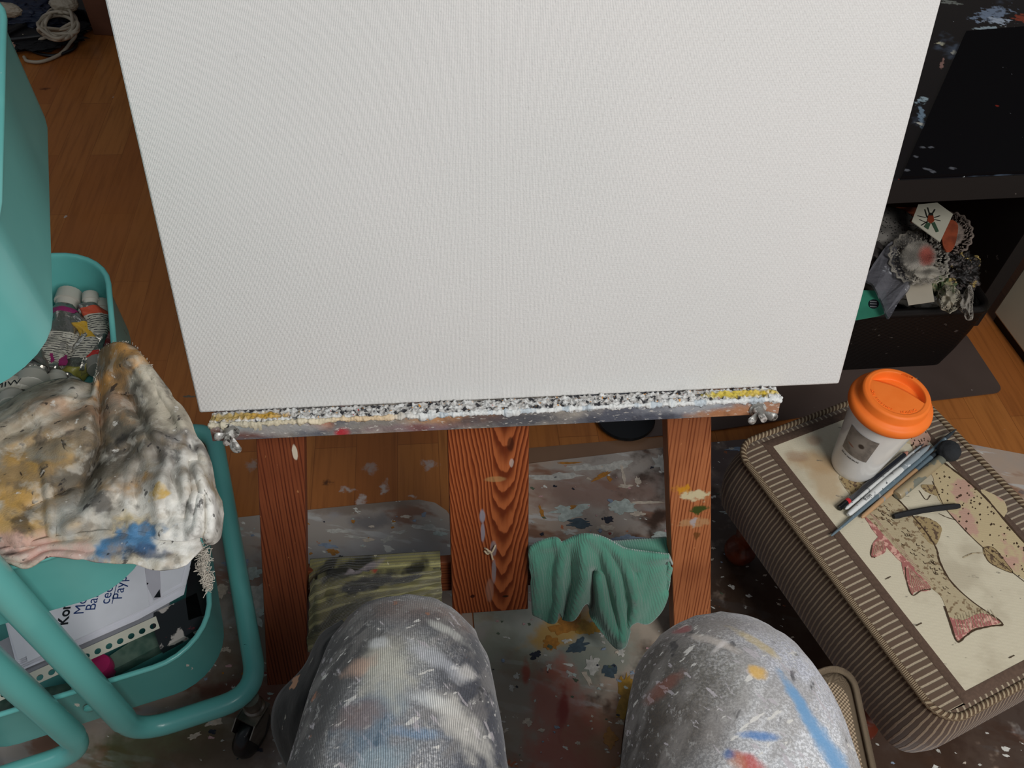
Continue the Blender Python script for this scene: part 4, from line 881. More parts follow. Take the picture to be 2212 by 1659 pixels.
gpz = G('cord_piping', .9, spec=.1); uv = gpz.coord('UV'); sp = gpz.sep(uv); l = lines(gpz, gpz.math('ADD', gpz.math('MULTIPLY', sp[0], .012), sp[1]), 1 / .0058, (-.4, .5))
gpz.bump(l, .8, .0015); PIP = gpz.out(gpz.mix(l, c('#5a4838'), c('#9c8b72')))
mb = MB(); mb.tube(sring(.001, .2805, .03), .0042, 10, closed=True); mb.build('piping', PIP, stool)
mb = MB(); mb.tube(sring(.016, .152, .03), .003, 8, closed=True); mb.build('lower_piping', PIP, stool)
gf = G('bun_foot', .3, coat=.4); FOOT = gf.out(gf.mix(gf.ss(gf.noise(gf.coord('Object'), 40, 3), .4, .6), c('#7a3216'), c('#5a210e')))
for a, b in ((.035, .065), (SLen - .07, .065), (.035, SWid - .06), (SLen - .07, SWid - .06)):
    MB().lathe(sf(a, b, .003), EZ, [(0, 0), (.016, 0), (.021, .006), (.024, .018), (.021, .03), (.014, .038), (.012, .05), (.017, .062), (.019, .08), (.016, .1), (.018, .15), (0, .15)], 28).build('foot', FOOT, stool)
# panel with fish
def fabric(name, col, var='#ffffff', k=.0, spots=None):
    g = G(name, .9, spec=.1); p = g.coord('Object'); cc = c(col)
    if spots: cc = g.splat(cc, p, spots[0], spots[1], spots[2], .03, (1, 1, 1), 3)
    if name == 'tapestry_ground':
        for (x, y, rx, ry, cl, kk) in ((1760, 1000, .03, .018, '#ab8d68', .8), (1790, 1050, .02, .03, '#a78a66', .6), (1722, 985, .014, .008, '#8a6650', .5), (1950, 1180, .02, .01, '#c3ab80', .6), (1760, 950, .01, .008, '#a07a60', .5)):
            q = at(x, y, .284) - np.array(stool['_o']); cc = g.blob(cc, p, q, (rx, ry, 1), cl, .5, ws=40, k=kk)
        cc = g.splat(cc, p, '#6c665c', 60, .7, .03, (1, 2, 1), 2, k=.7); cc = g.splat(cc, p, '#a59a84', 12, .58, .08, seed=8, k=.6)
    sp = g.sep(p); wv = g.math('ADD', g.math('SINE', g.math('MULTIPLY', sp[0], 4500)), g.math('SINE', g.math('MULTIPLY', sp[1], 4500)))
    g.bump(wv, .2, .0004); g.bump(g.noise(p, 160, 3), .3 if name != 'tapestry_ground' else .1, .001)
    return g.out(cc)
ground = fabric('tapestry_ground', '#c4bba4'); fA = fabric('fish_tan', '#a99b7e', spots=('#7b6850', 170, .58)); fB = fabric('fish_pale', '#b5a481', spots=('#b28f7e', 22, .52)); fP = fabric('fish_pink', '#9c645e', spots=('#c99d8e', 160, .55)); fD = fabric('fish_outline', '#453629'); fF = fabric('fish_fin', '#97835f', spots=('#5d4b3c', 190, .55))
mb = MB(); mb.prism(irect(.0015, .279), (0, 0, 1), .0042, 0)
ZT = .2834; 
PC = [0]
def poly(pts, m, h=.0004, sm=True, z=ZT):
    PC[0] += 1; h = h + (PC[0] % 50) * 3e-6
    P = cr([V(x, y) for x, y in pts], 5, True) if sm else [V(*q) for q in pts]
    mb.prism([at(q[0] + random.uniform(-.7, .7), q[1] + random.uniform(-.7, .7), z) for q in P], (0, 0, 1), h, m)
def stroke(pts, w_, m, h=.0007, z=ZT):
    P = [at(q[0], q[1], z) for q in cr([V(*q) for q in pts], 6)]; Lr = []; Rr = []
    for i in range(len(P)):
        d = unit(P[min(i + 1, len(P) - 1)] - P[max(i - 1, 0)]); e = np.cross(EZ, d) * w_ * random.uniform(.6, 1.2); Lr.append(P[i] + e); Rr.append(P[i] - e)
    n_ = len(P); mb.add([q + EZ * h for q in Lr + Rr], [(i, i + n_, i + n_ + 1, i + 1) for i in range(n_ - 1)], m)
bodyA = [(1812, 1030), (1850, 1028), (1900, 1045), (1945, 1085), (1975, 1120), (2000, 1148), (2022, 1180), (2030, 1215), (2055, 1258), (2100, 1300), (2164, 1346), (2155, 1352), (2105, 1360), (2085, 1375), (2067, 1385), (2060, 1365), (2045, 1320), (2030, 1286), (2000, 1262), (1970, 1232), (1940, 1205), (1899, 1160), (1868, 1118), (1840, 1075)]
poly(bodyA, 1)
poly([(1868, 1118), (1885, 1130), (1912, 1160), (1945, 1196), (1975, 1228), (1965, 1232), (1930, 1198), (1896, 1160)], 3, .0006)
poly([(1899, 1160), (1884, 1178), (1881, 1198), (1887, 1204), (1911, 1193), (1914, 1169)], 3, .0006)
poly([(1950, 1212), (1955, 1247), (1970, 1285), (1976, 1279), (2011, 1273), (1984, 1241)], 3, .0006)
poly([(2050, 1335), (2080, 1340), (2120, 1325), (2160, 1346), (2105, 1358), (2085, 1373), (2067, 1383), (2056, 1360)], 3, .0006)
poly([(1973, 1119), (2002, 1119), (2032, 1137), (2029, 1163), (2017, 1178), (1996, 1160)], 5, .0006)
poly([(1990, 1048), (2020, 1050), (2025, 1070), (2000, 1062)], 5, .0006)
stroke([(1900, 1045), (1945, 1085), (1975, 1120), (2000, 1150), (2022, 1185), (2030, 1215), (2055, 1258), (2100, 1300), (2164, 1346), (2140, 1353), (2105, 1361), (2085, 1375), (2067, 1386), (2052, 1345), (2040, 1310)], .0011, 4)
stroke([(1955, 1225), (1957, 1250), (1970, 1286), (1990, 1276), (2011, 1273)], .0007, 4); stroke([(1884, 1178), (1881, 1200), (1890, 1205)], .0007, 4)
for i in range(9): stroke([(1962 + i * 3, 1225 + i * 3), (1970 + i * 5, 1280 - i * 1)], .0003, 1, .0009)
for i in range(6): stroke([(1893 + i * 3, 1170), (1886 + i * 4, 1200 - i * 2)], .0003, 1, .0009)
for i in range(14): stroke([(2062 + i * 6, 1325 - i * 1 + abs(i - 7)), (2070 + i * 6.4, 1372 - i * 2.4)], .00035, 1, .0009)
for i in range(60):
    t = random.random(); x, y = 1850 + t * 200, 1050 + t * 230 + random.uniform(-22, 22) - t * 20
    if inpoly(x, y, bodyA): stroke([(x - 3, y - 2), (x + random.uniform(-2, 2), y + random.uniform(1, 4)), (x + 4, y + 3)], .0004, 4, .0009)
for i in range(16): stroke([(1870 + i * 8, 1100 + i * 10), (1900 + i * 8, 1128 + i * 9.4)], .0003, 2, .0009)
bodyB = [(1975, 945), (2005, 960), (2040, 1000), (2085, 1036), (2125, 1072), (2158, 1110), (2212, 1172), (2260, 1215), (2262, 1290), (2212, 1251), (2179, 1231), (2114, 1175), (2073, 1134), (2040, 1095), (2023, 1069), (2012, 1025), (1975, 985)]
poly(bodyB, 2); stroke([(2036, 998), (2085, 1036), (2125, 1072), (2158, 1110), (2212, 1172), (2262, 1216)], .0015, 4); stroke([(2014, 1040), (2040, 1095), (2073, 1134), (2114, 1175), (2179, 1231), (2250, 1285)], .0005, 4)
poly([(2050, 1062), (2120, 1120), (2200, 1195), (2230, 1230), (2190, 1205), (2100, 1130)], 3, .0003)
poly([(2123, 1184), (2146, 1184), (2173, 1216), (2185, 1237), (2138, 1216)], 5, .0006); stroke([(2123, 1184), (2146, 1184), (2173, 1216), (2186, 1238), (2138, 1216), (2123, 1184)], .0004, 4)
poly([(2120, 1058), (2165, 1080), (2175, 1105), (2160, 1118), (2130, 1080)], 2, .0006)
for i in range(420):
    x, y = random.uniform(1975, 2260), random.uniform(945, 1290)
    if inpoly(x, y, bodyB):
        s = random.uniform(1.2, 2.7); poly([(x - s, y), (x, y - s), (x + s, y), (x, y + s)], 4, .0008, False)
poly([(1938, 928), (1965, 918), (1995, 925), (2010, 950), (1990, 962), (1955, 955)], 2)
for i in range(45):
    x, y = random.uniform(1940, 2005), random.uniform(920, 965); poly([(x - 1.4, y), (x, y - 1.4), (x + 1.4, y + 1), (x, y + 2)], 4, .0008, False)
poly([(1815, 1035), (1840, 1030), (1870, 1060), (1860, 1075), (1840, 1065)], 5, .0006)
stroke([(2080, 1205), (2100, 1196), (2125, 1195)], .0006, 1); stroke([(2010, 1070), (2000, 1080), (1985, 1060)], .0005, 4); stroke([(2028, 1110), (2045, 1118), (2065, 1124)], .0005, 4)
for (x, y) in ((1918, 1250), (2185, 1420), (1985, 1350)): stroke([(x - 6, y + 2), (x, y - 1), (x + 6, y - 4)], .0006, 4)
mb.build('tapestry_panel', [ground, fA, fB, fP, fD, fF], stool, smooth=False, label='cream tapestry panel with two trout')
# cushion core so that the panel does not hang in the air
mb = MB(); mb.prism([sf(a, b, .2) for a, b in rrect(.01, SLen - .01, .01, SWid - .01, .02, 4)], (0, 0, 1), .078); mb.build('core', BAND, stool, smooth=False)

# ------------------------------------------------------------------ cup
ZC = .2836; cb0 = at(1843, 1003, ZC); 
CER = plain('white_ceramic', '#e6e4e0', .2, coat=.3)
cup = thing('travel_cup', cb0, 'white ceramic travel cup with orange silicone lid on the footstool', 'cup')
hc = .128; R0c, R1c = .0285, .0425
mb = MB(); mb.lathe(cb0, EZ, [(0, .0015), (R0c - .004, .001), (R0c - .001, 0.0003), (R0c, .003)] + [(R0c + (R1c - R0c) * t, .003 + (hc - .003) * t) for t in np.linspace(.05, 1, 14)] + [(R1c - .003, hc), (R0c, .02), (0, .015)], 72)
mb.build('cup_body', CER, cup)
def onc(th, h, off=.0004):
    r = R0c + (R1c - R0c) * h / hc + off; return cb0 + V(math.cos(th) * r, math.sin(th) * r, h)
view = math.atan2(-cb0[1], -cb0[0]); tcn = view - .12
gq = G('photo_print', .4); p = gq.coord('UV'); col = gq.mix(gq.ss(gq.noise(p, 4, 3), .35, .65), c('#8b8178'), c('#6f6760')); col = gq.blob(col, p, (.45, .55, 0), (.28, .33, 1), '#a0968c', .5, ws=5, wob=.1)
col = gq.blob(col, p, (.60, .56, 0), (.10, .09, 1), '#3a2d29', .3, ws=8, wob=.1); col = gq.blob(col, p, (.28, .36, 0), (.13, .03, 1), '#8d5a46', .3, ws=8, wob=.1, rot=-.15)
mb = MB(); mb.grid(lambda u, v: onc(tcn - .55 + u * 1.0, .05 + v * .045), 20, 10); mb.build('photo_print', gq.out(col), cup, label='small grey-brown square photo print')
mb = MB(); x = 0
for wd in (5, 4, 7, 5, 4):
    for k in range(wd):
        t0 = tcn - .5 + x * .026; hh_ = random.uniform(.0016, .0026)
        mb.add([onc(t0, .0425, .0004), onc(t0 + .018, .0425, .0004), onc(t0 + .018, .0425 + hh_, .0004), onc(t0, .0425 + hh_, .0004)], [(0, 1, 2, 3)]); x += 1
    x += 1
mb.build('small_caption', INKB, cup, smooth=False)
gO = G('orange_silicone', .5, spec=.3); ORG = gO.out(gO.mix(gO.ss(gO.noise(gO.coord('Object'), 30, 2), .4, .6), c('#f27a2e'), c('#ee7428')))
mb = MB(); lo_ = cb0 + EZ * hc; RL = .0462; RT = .0388
mb.lathe(lo_, EZ, [(R1c + .0006, -.012), (RL - .001, -.0125), (RL + .001, -.010), (RL + .0016, -.005), (RL + .0004, -.001), (RL - .002, .001), (RT + .0015, .0022), (RT + .0005, .004), (RT, .0125), (RT - .0012, .0145), (RT - .003, .0152)], 90)
dirr = unit(V(.5, .86, 0)); prp = V(-dirr[1], dirr[0], 0); RI = .0312
def lidtop(u, v):
    th = 2 * math.pi * u; r = (RT - .003) * (1 - v); P_ = V(math.cos(th), math.sin(th), 0) * r; z = .0152
    ri = RI
    f = 1 / (1 + math.exp((r - ri) / .0003)); z -= .0009 * f
    x_ = np.dot(P_, dirr); y_ = np.dot(P_, prp); ch = .0075 + .004 * math.cos(y_ * 60) - .0
    if x_ > ch - .004:
        k = min(1, max(0, (x_ - ch + .003) / .0135)); z -= f * .0105 * (k ** .8)
    if abs(y_ + .002) < .0062 and abs(x_ - .0333) < .0013: z -= .006
    return lo_ + P_ + EZ * z
mb.grid(lidtop, 360, 110)
def arct(s, a0, rad, size, m=0):
    L = 0
    for ch in s:
        th = a0 - L; rr = V(math.cos(th), math.sin(th), 0); tx = V(-rr[1], rr[0], 0) * -1
        base = lo_ + rr * rad + EZ * .01435; mb.text(ch, base, tx, rr, size, m, .0, ext=.0006); L += size * (.62 if ch not in 'iIl' else .35) / rad
# letters run clockwise with their tops outward
aw = math.atan2(-dirr[1], -dirr[0])
arct('CAUTION', aw + 1.15 , .0262, .0046); arct('contents', aw + .1, .0262, .0046); arct('HOT', aw - .85, .0262, .0046)
mb.build('lid', ORG, cup, angle=45)

# ------------------------------------------------------------------ drawing tools on the footstool
ZD = .2842
def stick(p0, p1, segs, name, label, cat, group='drawing and painting tools on the footstool', n=14, lift0=0, lift1=0, z=ZD):
    """segs: list of (t, radius) and part boundaries given as dict"""
    rmax = max(r for s in segs for _, r in s['prof'])
    a = at(*p0, z + rmax + lift0); b = at(*p1, z + rmax + lift1); d = b - a; t = thing(name, (a + b) / 2, label, cat, group)
    for s in segs:
        MB().tube([a + d * q for q, _ in s['prof']], [r for _, r in s['prof']], s.get('n', n)).build(s['name'], s['mat'], t, angle=35, label=s.get('label'))
    return t
def spk(name, base, sp_, thr=.6, sc=160, rough=.4):
    g = G(name, rough); p = g.coord('Object'); cc = g.splat(c(base), p, sp_, sc, thr, .02); cc = g.splat(cc, p, '#8c8f90', 60, .62, .03, seed=3); g.bump(g.noise(p, 200, 2), .2, .0006); return g.out(cc)
WHT = spk('white_handle', '#cfd0cd', '#33363c', .64); BLUE = spk('blue_grey_handle', '#5f6f78', '#aebbc0', .66); WOODH = spk('bare_wood_handle', '#b18c66', '#6d5a48', .62, 40); DOW = spk('grimy_dowel', '#9a8a6c', '#6f7064', .5, 30); FER = spk('ferrule_metal', '#8f979b', '#cfd3d4', .55, 80, .35); BR = plain('dark_bristle', '#2c3338', .8, bump=.5, bs=300); BPEN = plain('black_lacquer', '#17171d', .25, coat=.4)
stick((1812, 1098), (1962, 975), [dict(name='end_cap', mat=plain('gloss_black', '#0a0a0c', .2), prof=[(0, .0032), (.005, .0038), (.1, .0038)]), dict(name='red_band', mat=plain('red_band', '#b5222a', .4), prof=[(.1, .00385), (.135, .00385)]), dict(name='barrel', mat=BPEN, prof=[(.135, .0038), (.935, .0038)], n=6), dict(name='wood_tip', mat=plain('pencil_wood', '#b07a68', .7), prof=[(.935, .0037), (.985, .0016)]), dict(name='lead', mat=BR, prof=[(.985, .0015), (1.0, .0005)])], 'charcoal_pencil', 'thick black pencil with red band beside the cup', 'pencil')
stick((1826, 1100), (1996, 958), [dict(name='handle', mat=WHT, prof=[(0, .001), (.02, .0022), (.3, .003), (.8, .0022), (.86, .0018)]), dict(name='ferrule', mat=FER, prof=[(.86, .0018), (.95, .0014)]), dict(name='bristles', mat=BR, prof=[(.95, .0013), (1, .0003)])], 'paint_brush', 'slim white speckled paint brush next to the black pencil', 'brush')
bt = stick((1832, 1112), (2010, 961), [dict(name='handle', mat=WHT, prof=[(0, .0022), (.02, .0032), (.45, .0046), (.60, .0046), (.63, .004)]), dict(name='ferrule', mat=FER, prof=[(.63, .0042), (.82, .005)]), dict(name='bristles', mat=FER, prof=[(.82, .0045), (.92, .0035), (1, .0006)])], 'paint_brush', 'thick white paint brush with handwriting on its handle', 'brush')
a = at(1870, 1083, .2935); b_ = at(1890, 1066, .2935); mb = MB(); mb.text('9.cm', a, unit(b_ - a), np.cross(EZ, unit(b_ - a)), .007, 0, .0005); mb.build('handwriting', INKB, bt, smooth=False)
stick((1795, 1158), (2066, 927), [dict(name='handle', mat=BLUE, prof=[(0, .0005), (.01, .0014), (.2, .0022), (.45, .0032), (.7, .0028), (.8, .0022)]), dict(name='ferrule', mat=BLUE, prof=[(.8, .0022), (.9, .0026)]), dict(name='bristles', mat=BR, prof=[(.9, .0026), (.95, .0022), (1, .0004)])], 'paint_brush', 'long thin blue-grey paint brush, the longest of the bundle', 'brush', lift0=0, lift1=.004)
stick((1861, 1118), (2026, 976), [dict(name='handle', mat=WOODH, prof=[(0, .0012), (.02, .0026), (.3, .0032), (.7, .0034)]), dict(name='ferrule', mat=BLUE, prof=[(.7, .0034), (.9, .004)]), dict(name='bristles', mat=BR, prof=[(.9, .0038), (1, .002)])], 'paint_brush', 'paint brush with bare pale wooden handle end', 'brush')
dob = stick((1938, 1071), (2038, 988), [dict(name='dowel', mat=DOW, prof=[(0, .0052), (.02, .0062), (.97, .0062), (1, .0055)])], 'sponge_dabber', 'wooden dowel dabber with a round black sponge head', 'dabber', n=20)
mb = MB(); q = at(2050, 974, ZD + .0135)
def ball(u, v):
    th, ph = 2 * math.pi * u, math.pi * v; d = V(math.sin(ph) * math.cos(th), math.sin(ph) * math.sin(th), math.cos(ph)); r = .0142 * (1 + .07 * nz(*(d * 2.5))); return q + d * r * V(1, 1, .93)
mb.grid(ball, 40, 24); mb.build('sponge_head', plain('black_sponge', '#26282b', .95, bump=.8, bs=250, var=.3, vs=60), dob)
mb = MB(); a, b_ = at(1928, 1119, ZD), at(2070, 1096, ZD); ex = unit(b_ - a); ey = np.cross(EZ, ex); L = np.linalg.norm(b_ - a)
pth = [a + ex * L * t + ey * (.0018 * math.sin(math.pi * t)) + EZ * .0032 for t in np.linspace(0, 1, 16)]
mb.tube(pth, [.003 + (.0008 if 0 < i < 15 else 0) + .0004 * nz(i * .7) for i in range(16)], 7); mb.build('charcoal_stick', plain('charcoal', '#17171a', .7, bump=.5, bs=200), label='flat black stick of charcoal lying alone on the tapestry trout', cat='charcoal', smooth=True, angle=30)

# ------------------------------------------------------------------ chair and person
gch = G('beige_weave', .9, spec=.1); uv = gch.coord('UV'); sp = gch.sep(uv)
a = gch.math('SINE', gch.math('MULTIPLY', sp[0], 2 * math.pi / .0034)); b_ = gch.math('SINE', gch.math('MULTIPLY', sp[1], 2 * math.pi / .0034)); pr_ = gch.math('MULTIPLY', a, b_)
gch.bump(pr_, .8, .0012); WEAVE = gch.out(gch.blob(gch.mix(gch.ss(pr_, -.7, .6), c('#7d6b58'), c('#b09c82')), gch.coord('Position'), at(1822, 1575, .45), (.006, .006, .1), '#a04a3c', .5, ws=40, k=.6))
chair = thing('upholstered_chair', (.05, .05, 0), 'beige woven upholstered chair seat showing beside the right knee', 'chair')
zc_ = .445; cc_ = at(1843, 1462, zc_); CX1 = cc_[0] + .004; CY1 = cc_[1] + .022
mb = MB(); prof = [(.012, zc_ - .085), (.002, zc_ - .08), (-.001, zc_ - .05), (.0, zc_ - .02), (.003, zc_ - .006), (.012, zc_), (.04, zc_ + .004), (.1, zc_ + .006)]
CX0, CY0 = CX1 - .46, CY1 - .44
def skew(x, y): return (x, y - (CX1 - x) * .52 * max(0, min(1, (y - CY0) / .44)))
vs = []; uvv = []; n = None
for i_, z in prof:
    r = [skew(*q) for q in rrect(CX0 + i_, CX1 - i_, CY0 + i_, CY1 - i_, max(.01, .03 - i_ * .3), 8)]; n = len(r); L = 0
    for k in range(n + 1):
        x, y = r[k % n]; 
        if k: L += math.hypot(x - r[(k - 1) % n][0], y - r[(k - 1) % n][1])
        vs.append((x, y, z)); uvv.append((L, z) if z < zc_ - .003 else (x, y))
N = n + 1; mb.add(vs, [(j * N + k, j * N + k + 1, (j + 1) * N + k + 1, (j + 1) * N + k) for j in range(len(prof) - 1) for k in range(n)], 0, uvv); mb.f.append([(len(prof) - 1) * N + k for k in range(n)]); mb.m.append(0); mb.f.append(list(range(n))[::-1]); mb.m.append(0)
mb.build('seat_cushion', WEAVE, chair, angle=180)
mb = MB(); mb.tube([V(x, y, zc_ - .002) for x, y in [skew(*q) for q in rrect(CX0 + .003, CX1 - .003, CY0 + .003, CY1 - .003, .028, 8)]], .003, 8, closed=True); mb.build('piping', WEAVE, chair)
DW = plain('dark_wood', '#2b1a12', .4)
for x in (CX0 + .04, CX1 - .04):
    for y in (CY0 + .04, CY1 - .04): x_, y_ = skew(x, y); MB().tube([V(x_, y_, .0), V(x_, y_, zc_ - .07)], [.013, .02], 16).build('leg', DW, chair)

def denim(name, base, wash, centre, rib=True, extra=(), dark=()):
    g = G(name, .88, spec=.15, sheen=.2); p = g.coord('Position'); uv = g.coord('UV'); sp = g.sep(uv)
    fine = g.noise(p, 420, 2, .6); col = c(base)
    for b in centre:
        x, y, z, rx, ry, rot, cl, k = b[:8]
        col = g.blob(col, p, at(x, y, z), (rx, ry, .12), cl, b[8] if len(b) > 8 else .7, rot, k=k, ws=22, wob=.5)
    w0 = None
    w1 = g.ss(g.noise(g.map(p, rot=(0, 0, .6), scale=(1.5, .6, 1)), 26, 5, .65), wash, wash + .16, 0, .75)
    spk_ = g.ss(fine, .42, .6)
    col = g.mix(g.math('MULTIPLY', w1, spk_), col, c('#c9c8c8'))
    for b in dark: x, y, z, rx, ry, rot, cl, k = b[:8]; col = g.blob(col, p, at(x, y, z), (rx, ry, .12), cl, .7, rot, k=k, ws=22, wob=.5)  # dark blobs paint shade onto the sides of the knees
    col = g.mix(g.ss(g.noise(p, 520, 2, .7), .56, .46, 0, .38), col, c('#3b3a3c')); col = g.mix(g.ss(g.noise(g.map(p, scale=(1, .6, 1)), 150, 5, .75), .56, .66, 0, .5), col, c('#bdbbb8'))
    col = g.splat(col, p, '#8d8884', 30, .55, .08, (1.6, .5, 1), 13, .6, k=.5); col = g.splat(col, p, '#d5d2cc', 85, .66, .02, (1.6, .5, 1), 3, .9, k=.9); col = g.splat(col, p, '#b9b2b6', 110, .64, .02, (1.6, .5, 1), 6, -.7, k=.75)
    col = g.splat(col, p, '#a06848', 45, .7, .02, (1, .7, 1), 8, k=.8); col = g.splat(col, p, '#1b1b22', 50, .66, .03, (1.2, .5, 1), 9, .3, k=.7)
    for b in extra: x, y, z, rx, ry, rot, cl, k = b[:8]; col = g.blob(col, p, at(x, y, z), (rx, ry, .1), cl, .5, rot, k=k * .85, ws=60, wob=.7)
    if rib:
        l = lines(g, sp[0], 1 / .0015, (-.3, .6)); col = g.mix(g.math('MULTIPLY', l, .5), col, c('#1f2024')); g.bump(l, -.3, .0005)
    g.bump(fine, .35, .0008); g.bump(g.noise(p, 24, 4), .35, .004)
    return g.out(col)
TL = denim('charcoal_trousers', '#3a3b41', .5, [(860, 1450, .55, .05, .10, 0, '#b4b5b7', .6), (880, 1620, .56, .07, .06, 0, '#a3a5aa', .55), (870, 1300, .53, .07, .012, 0, '#9a6a4c', .5), (700, 1600, .5, .03, .09, 0, '#54524a', .6), (1060, 1560, .5, .025, .09, 0, '#4c5060', .6), (850, 1385, .56, .03, .02, 0, '#b9b9b0', .6)], True,
    [(845, 1495, .56, .012, .010, .3, '#35648a', .6), (800, 1560, .56, .02, .02, .5, '#6587a0', .55), (905, 1572, .57, .016, .004, 0, '#6f9cc4', .45), (835, 1440, .56, .016, .026, .3, '#cfccbc', .7), (775, 1420, .56, .012, .008, .3, '#c7a590', .75), (775, 1540, .56, .016, .010, .3, '#96684a', .45), (940, 1402, .56, .028, .006, -.5, '#bfc1c6', .75), (945, 1508, .56, .016, .006, -.2, '#d9dcdc', .85), (1000, 1560, .56, .03, .012, -.8, '#d8d4cb', .8), (814, 1363, .56, .006, .006, .3, '#d0d2d2', .8), (1006, 1432, .55, .008, .008, 0, '#d6d2cd', .8), (960, 1330, .55, .02, .004, -.4, '#cfcfc8', .7), (815, 1640, .57, .02, .01, .5, '#9db8c4', .5)],
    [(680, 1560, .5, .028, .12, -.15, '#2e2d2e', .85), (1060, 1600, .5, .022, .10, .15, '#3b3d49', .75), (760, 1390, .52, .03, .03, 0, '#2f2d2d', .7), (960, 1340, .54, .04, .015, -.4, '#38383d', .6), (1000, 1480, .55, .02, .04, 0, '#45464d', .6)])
TR = denim('whitened_trousers', '#5c5a5a', .36, [(1700, 1560, .55, .07, .12, 0, '#eceef2', .95), (1600, 1480, .55, .06, .06, 0, '#c6c1b8', .8), (1440, 1640, .5, .035, .10, 0, '#2b2623', .9), (1410, 1500, .5, .018, .08, -.2, '#3b3836', .8), (1560, 1350, .53, .07, .03, 0, '#8f857f', .7), (1500, 1590, .55, .03, .05, 0, '#8c7f6c', .6), (1640, 1650, .56, .06, .05, 0, '#e6e8ec', .85), (1530, 1440, .55, .05, .03, 0, '#8f8f88', .6), (1740, 1430, .52, .05, .05, -.6, '#ced0dc', .85)], False,  # dark blobs on the left put that side's shade into the colour
    [(1745, 1560, .55, .005, .03, .35, '#6f9dc4', .8), (1775, 1610, .55, .007, .045, .4, '#6496c2', .8), (1800, 1650, .54, .008, .02, .4, '#6b9ac4', .9), (1654, 1580, .57, .012, .003, 0, '#3f78b5', .9), (1632, 1636, .58, .013, .006, -.5, '#b8413a', .95), (1645, 1437, .56, .006, .005, 0, '#dcae52', .95), (1630, 1375, .54, .018, .004, -.8, '#c9b06a', .6), (1485, 1340, .52, .006, .005, 0, '#a04a4c', .8), (1545, 1372, .54, .018, .004, -.6, '#c9beb4', .8), (1567, 1376, .55, .008, .002, .8, '#e0d8d4', .8), (1410, 1530, .48, .016, .005, .6, '#8a4a38', .6), (1595, 1640, .57, .006, .006, 0, '#b9713a', .5), (1580, 1620, .57, .004, .004, 0, '#2c5a94', .8)],
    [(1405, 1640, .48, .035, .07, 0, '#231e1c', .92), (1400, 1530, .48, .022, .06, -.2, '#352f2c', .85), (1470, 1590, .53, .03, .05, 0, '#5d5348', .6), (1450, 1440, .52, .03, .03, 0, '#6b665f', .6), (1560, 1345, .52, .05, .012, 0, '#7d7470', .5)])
person = thing('person', (.05, .1, 0), 'seated person in paint-covered dark trousers, knees apart facing the canvas', 'person')
def legloft(mb, path, rad, m, seed, nseg=64, shape=None):
    P = cr([V(*q) for q in path], 14); Rr = sampler_r(rad, len(P)); vs = []; uvv = []; L = 0; N = nseg + 1
    ups = None
    for i, q in enumerate(P):
        T = unit(P[min(i + 1, len(P) - 1)] - P[max(i - 1, 0)]); side = unit(np.cross(T, V(0, -.35, 1) if abs(T[2]) > .75 else EZ)); 
        side = unit(V(1, 0.06, 0) - T * np.dot(V(1, .06, 0), T)); up = np.cross(side, T)
        if i: L += np.linalg.norm(q - P[i - 1])
        rw, rh = Rr[i]
        for k in range(N):
            t = 2 * math.pi * k / nseg; cs, sn = math.cos(t), math.sin(t)
            w_ = 1 + .035 * nz(cs * 1.6 + seed, sn * 1.6, L * 7) + .022 * nz(cs * 5 + seed, sn * 5, L * 16) + .012 * nz(cs * 9, sn * 9 + seed, L * 40)
            vs.append(q + side * rw * cs * w_ + up * rh * sn * w_); uvv.append((k / nseg * 2 * math.pi * (rw + rh) / 2, L))
    M_ = len(P); mb.add(vs, [(j * N + k, j * N + k + 1, (j + 1) * N + k + 1, (j + 1) * N + k) for j in range(M_ - 1) for k in range(nseg)], m, uvv)
    mb.f.append([len(mb.v) - len(vs) + k for k in range(nseg)]); mb.m.append(m); mb.f.append([len(mb.v) - N + k for k in range(nseg)]); mb.m.append(m)
def sampler_r(rad, n):
    A = np.array(rad); t = np.linspace(0, 1, len(A)); q = np.linspace(0, 1, n); return [(np.interp(x, t, A[:, 0]), np.interp(x, t, A[:, 1])) for x in q]
tz = MB()
# hip -> knee -> ankle
legloft(tz, [(-.045, -.22, .50), (-.055, -.08, .50), (-.062, .05, .495), (-.064, .16, .490), (-.069, .243, .474), (-.078, .274, .43), (-.085, .262, .36), (-.095, .25, .25), (-.10, .25, .12)],
        [(.098, .085), (.094, .082), (.088, .078), (.082, .074), (.072, .066), (.066, .062), (.066, .062), (.07, .064), (.075, .07)], 0, 1.3)
legloft(tz, [(.10, -.22, .50), (.14, -.08, .50), (.172, .05, .497), (.187, .16, .490), (.191, .243, .474), (.197, .276, .43), (.20, .27, .36), (.205, .255, .25), (.21, .245, .12)],
        [(.098, .085), (.094, .082), (.094, .081), (.093, .078), (.082, .07), (.07, .062), (.062, .056), (.062, .058), (.064, .06)], 1, 4.1)
def pelvis(u, v):
    th, ph = 2 * math.pi * u, math.pi * v; return V(.03, -.24, .53) + V(math.sin(ph) * math.cos(th) * .19, math.sin(ph) * math.sin(th) * .11, math.cos(ph) * .12)
tz.grid(pelvis, 36, 20, 0)
trou = tz.build('trousers', [TL, TR], person, angle=180, label='dark trousers crusted with white, blue and red paint')
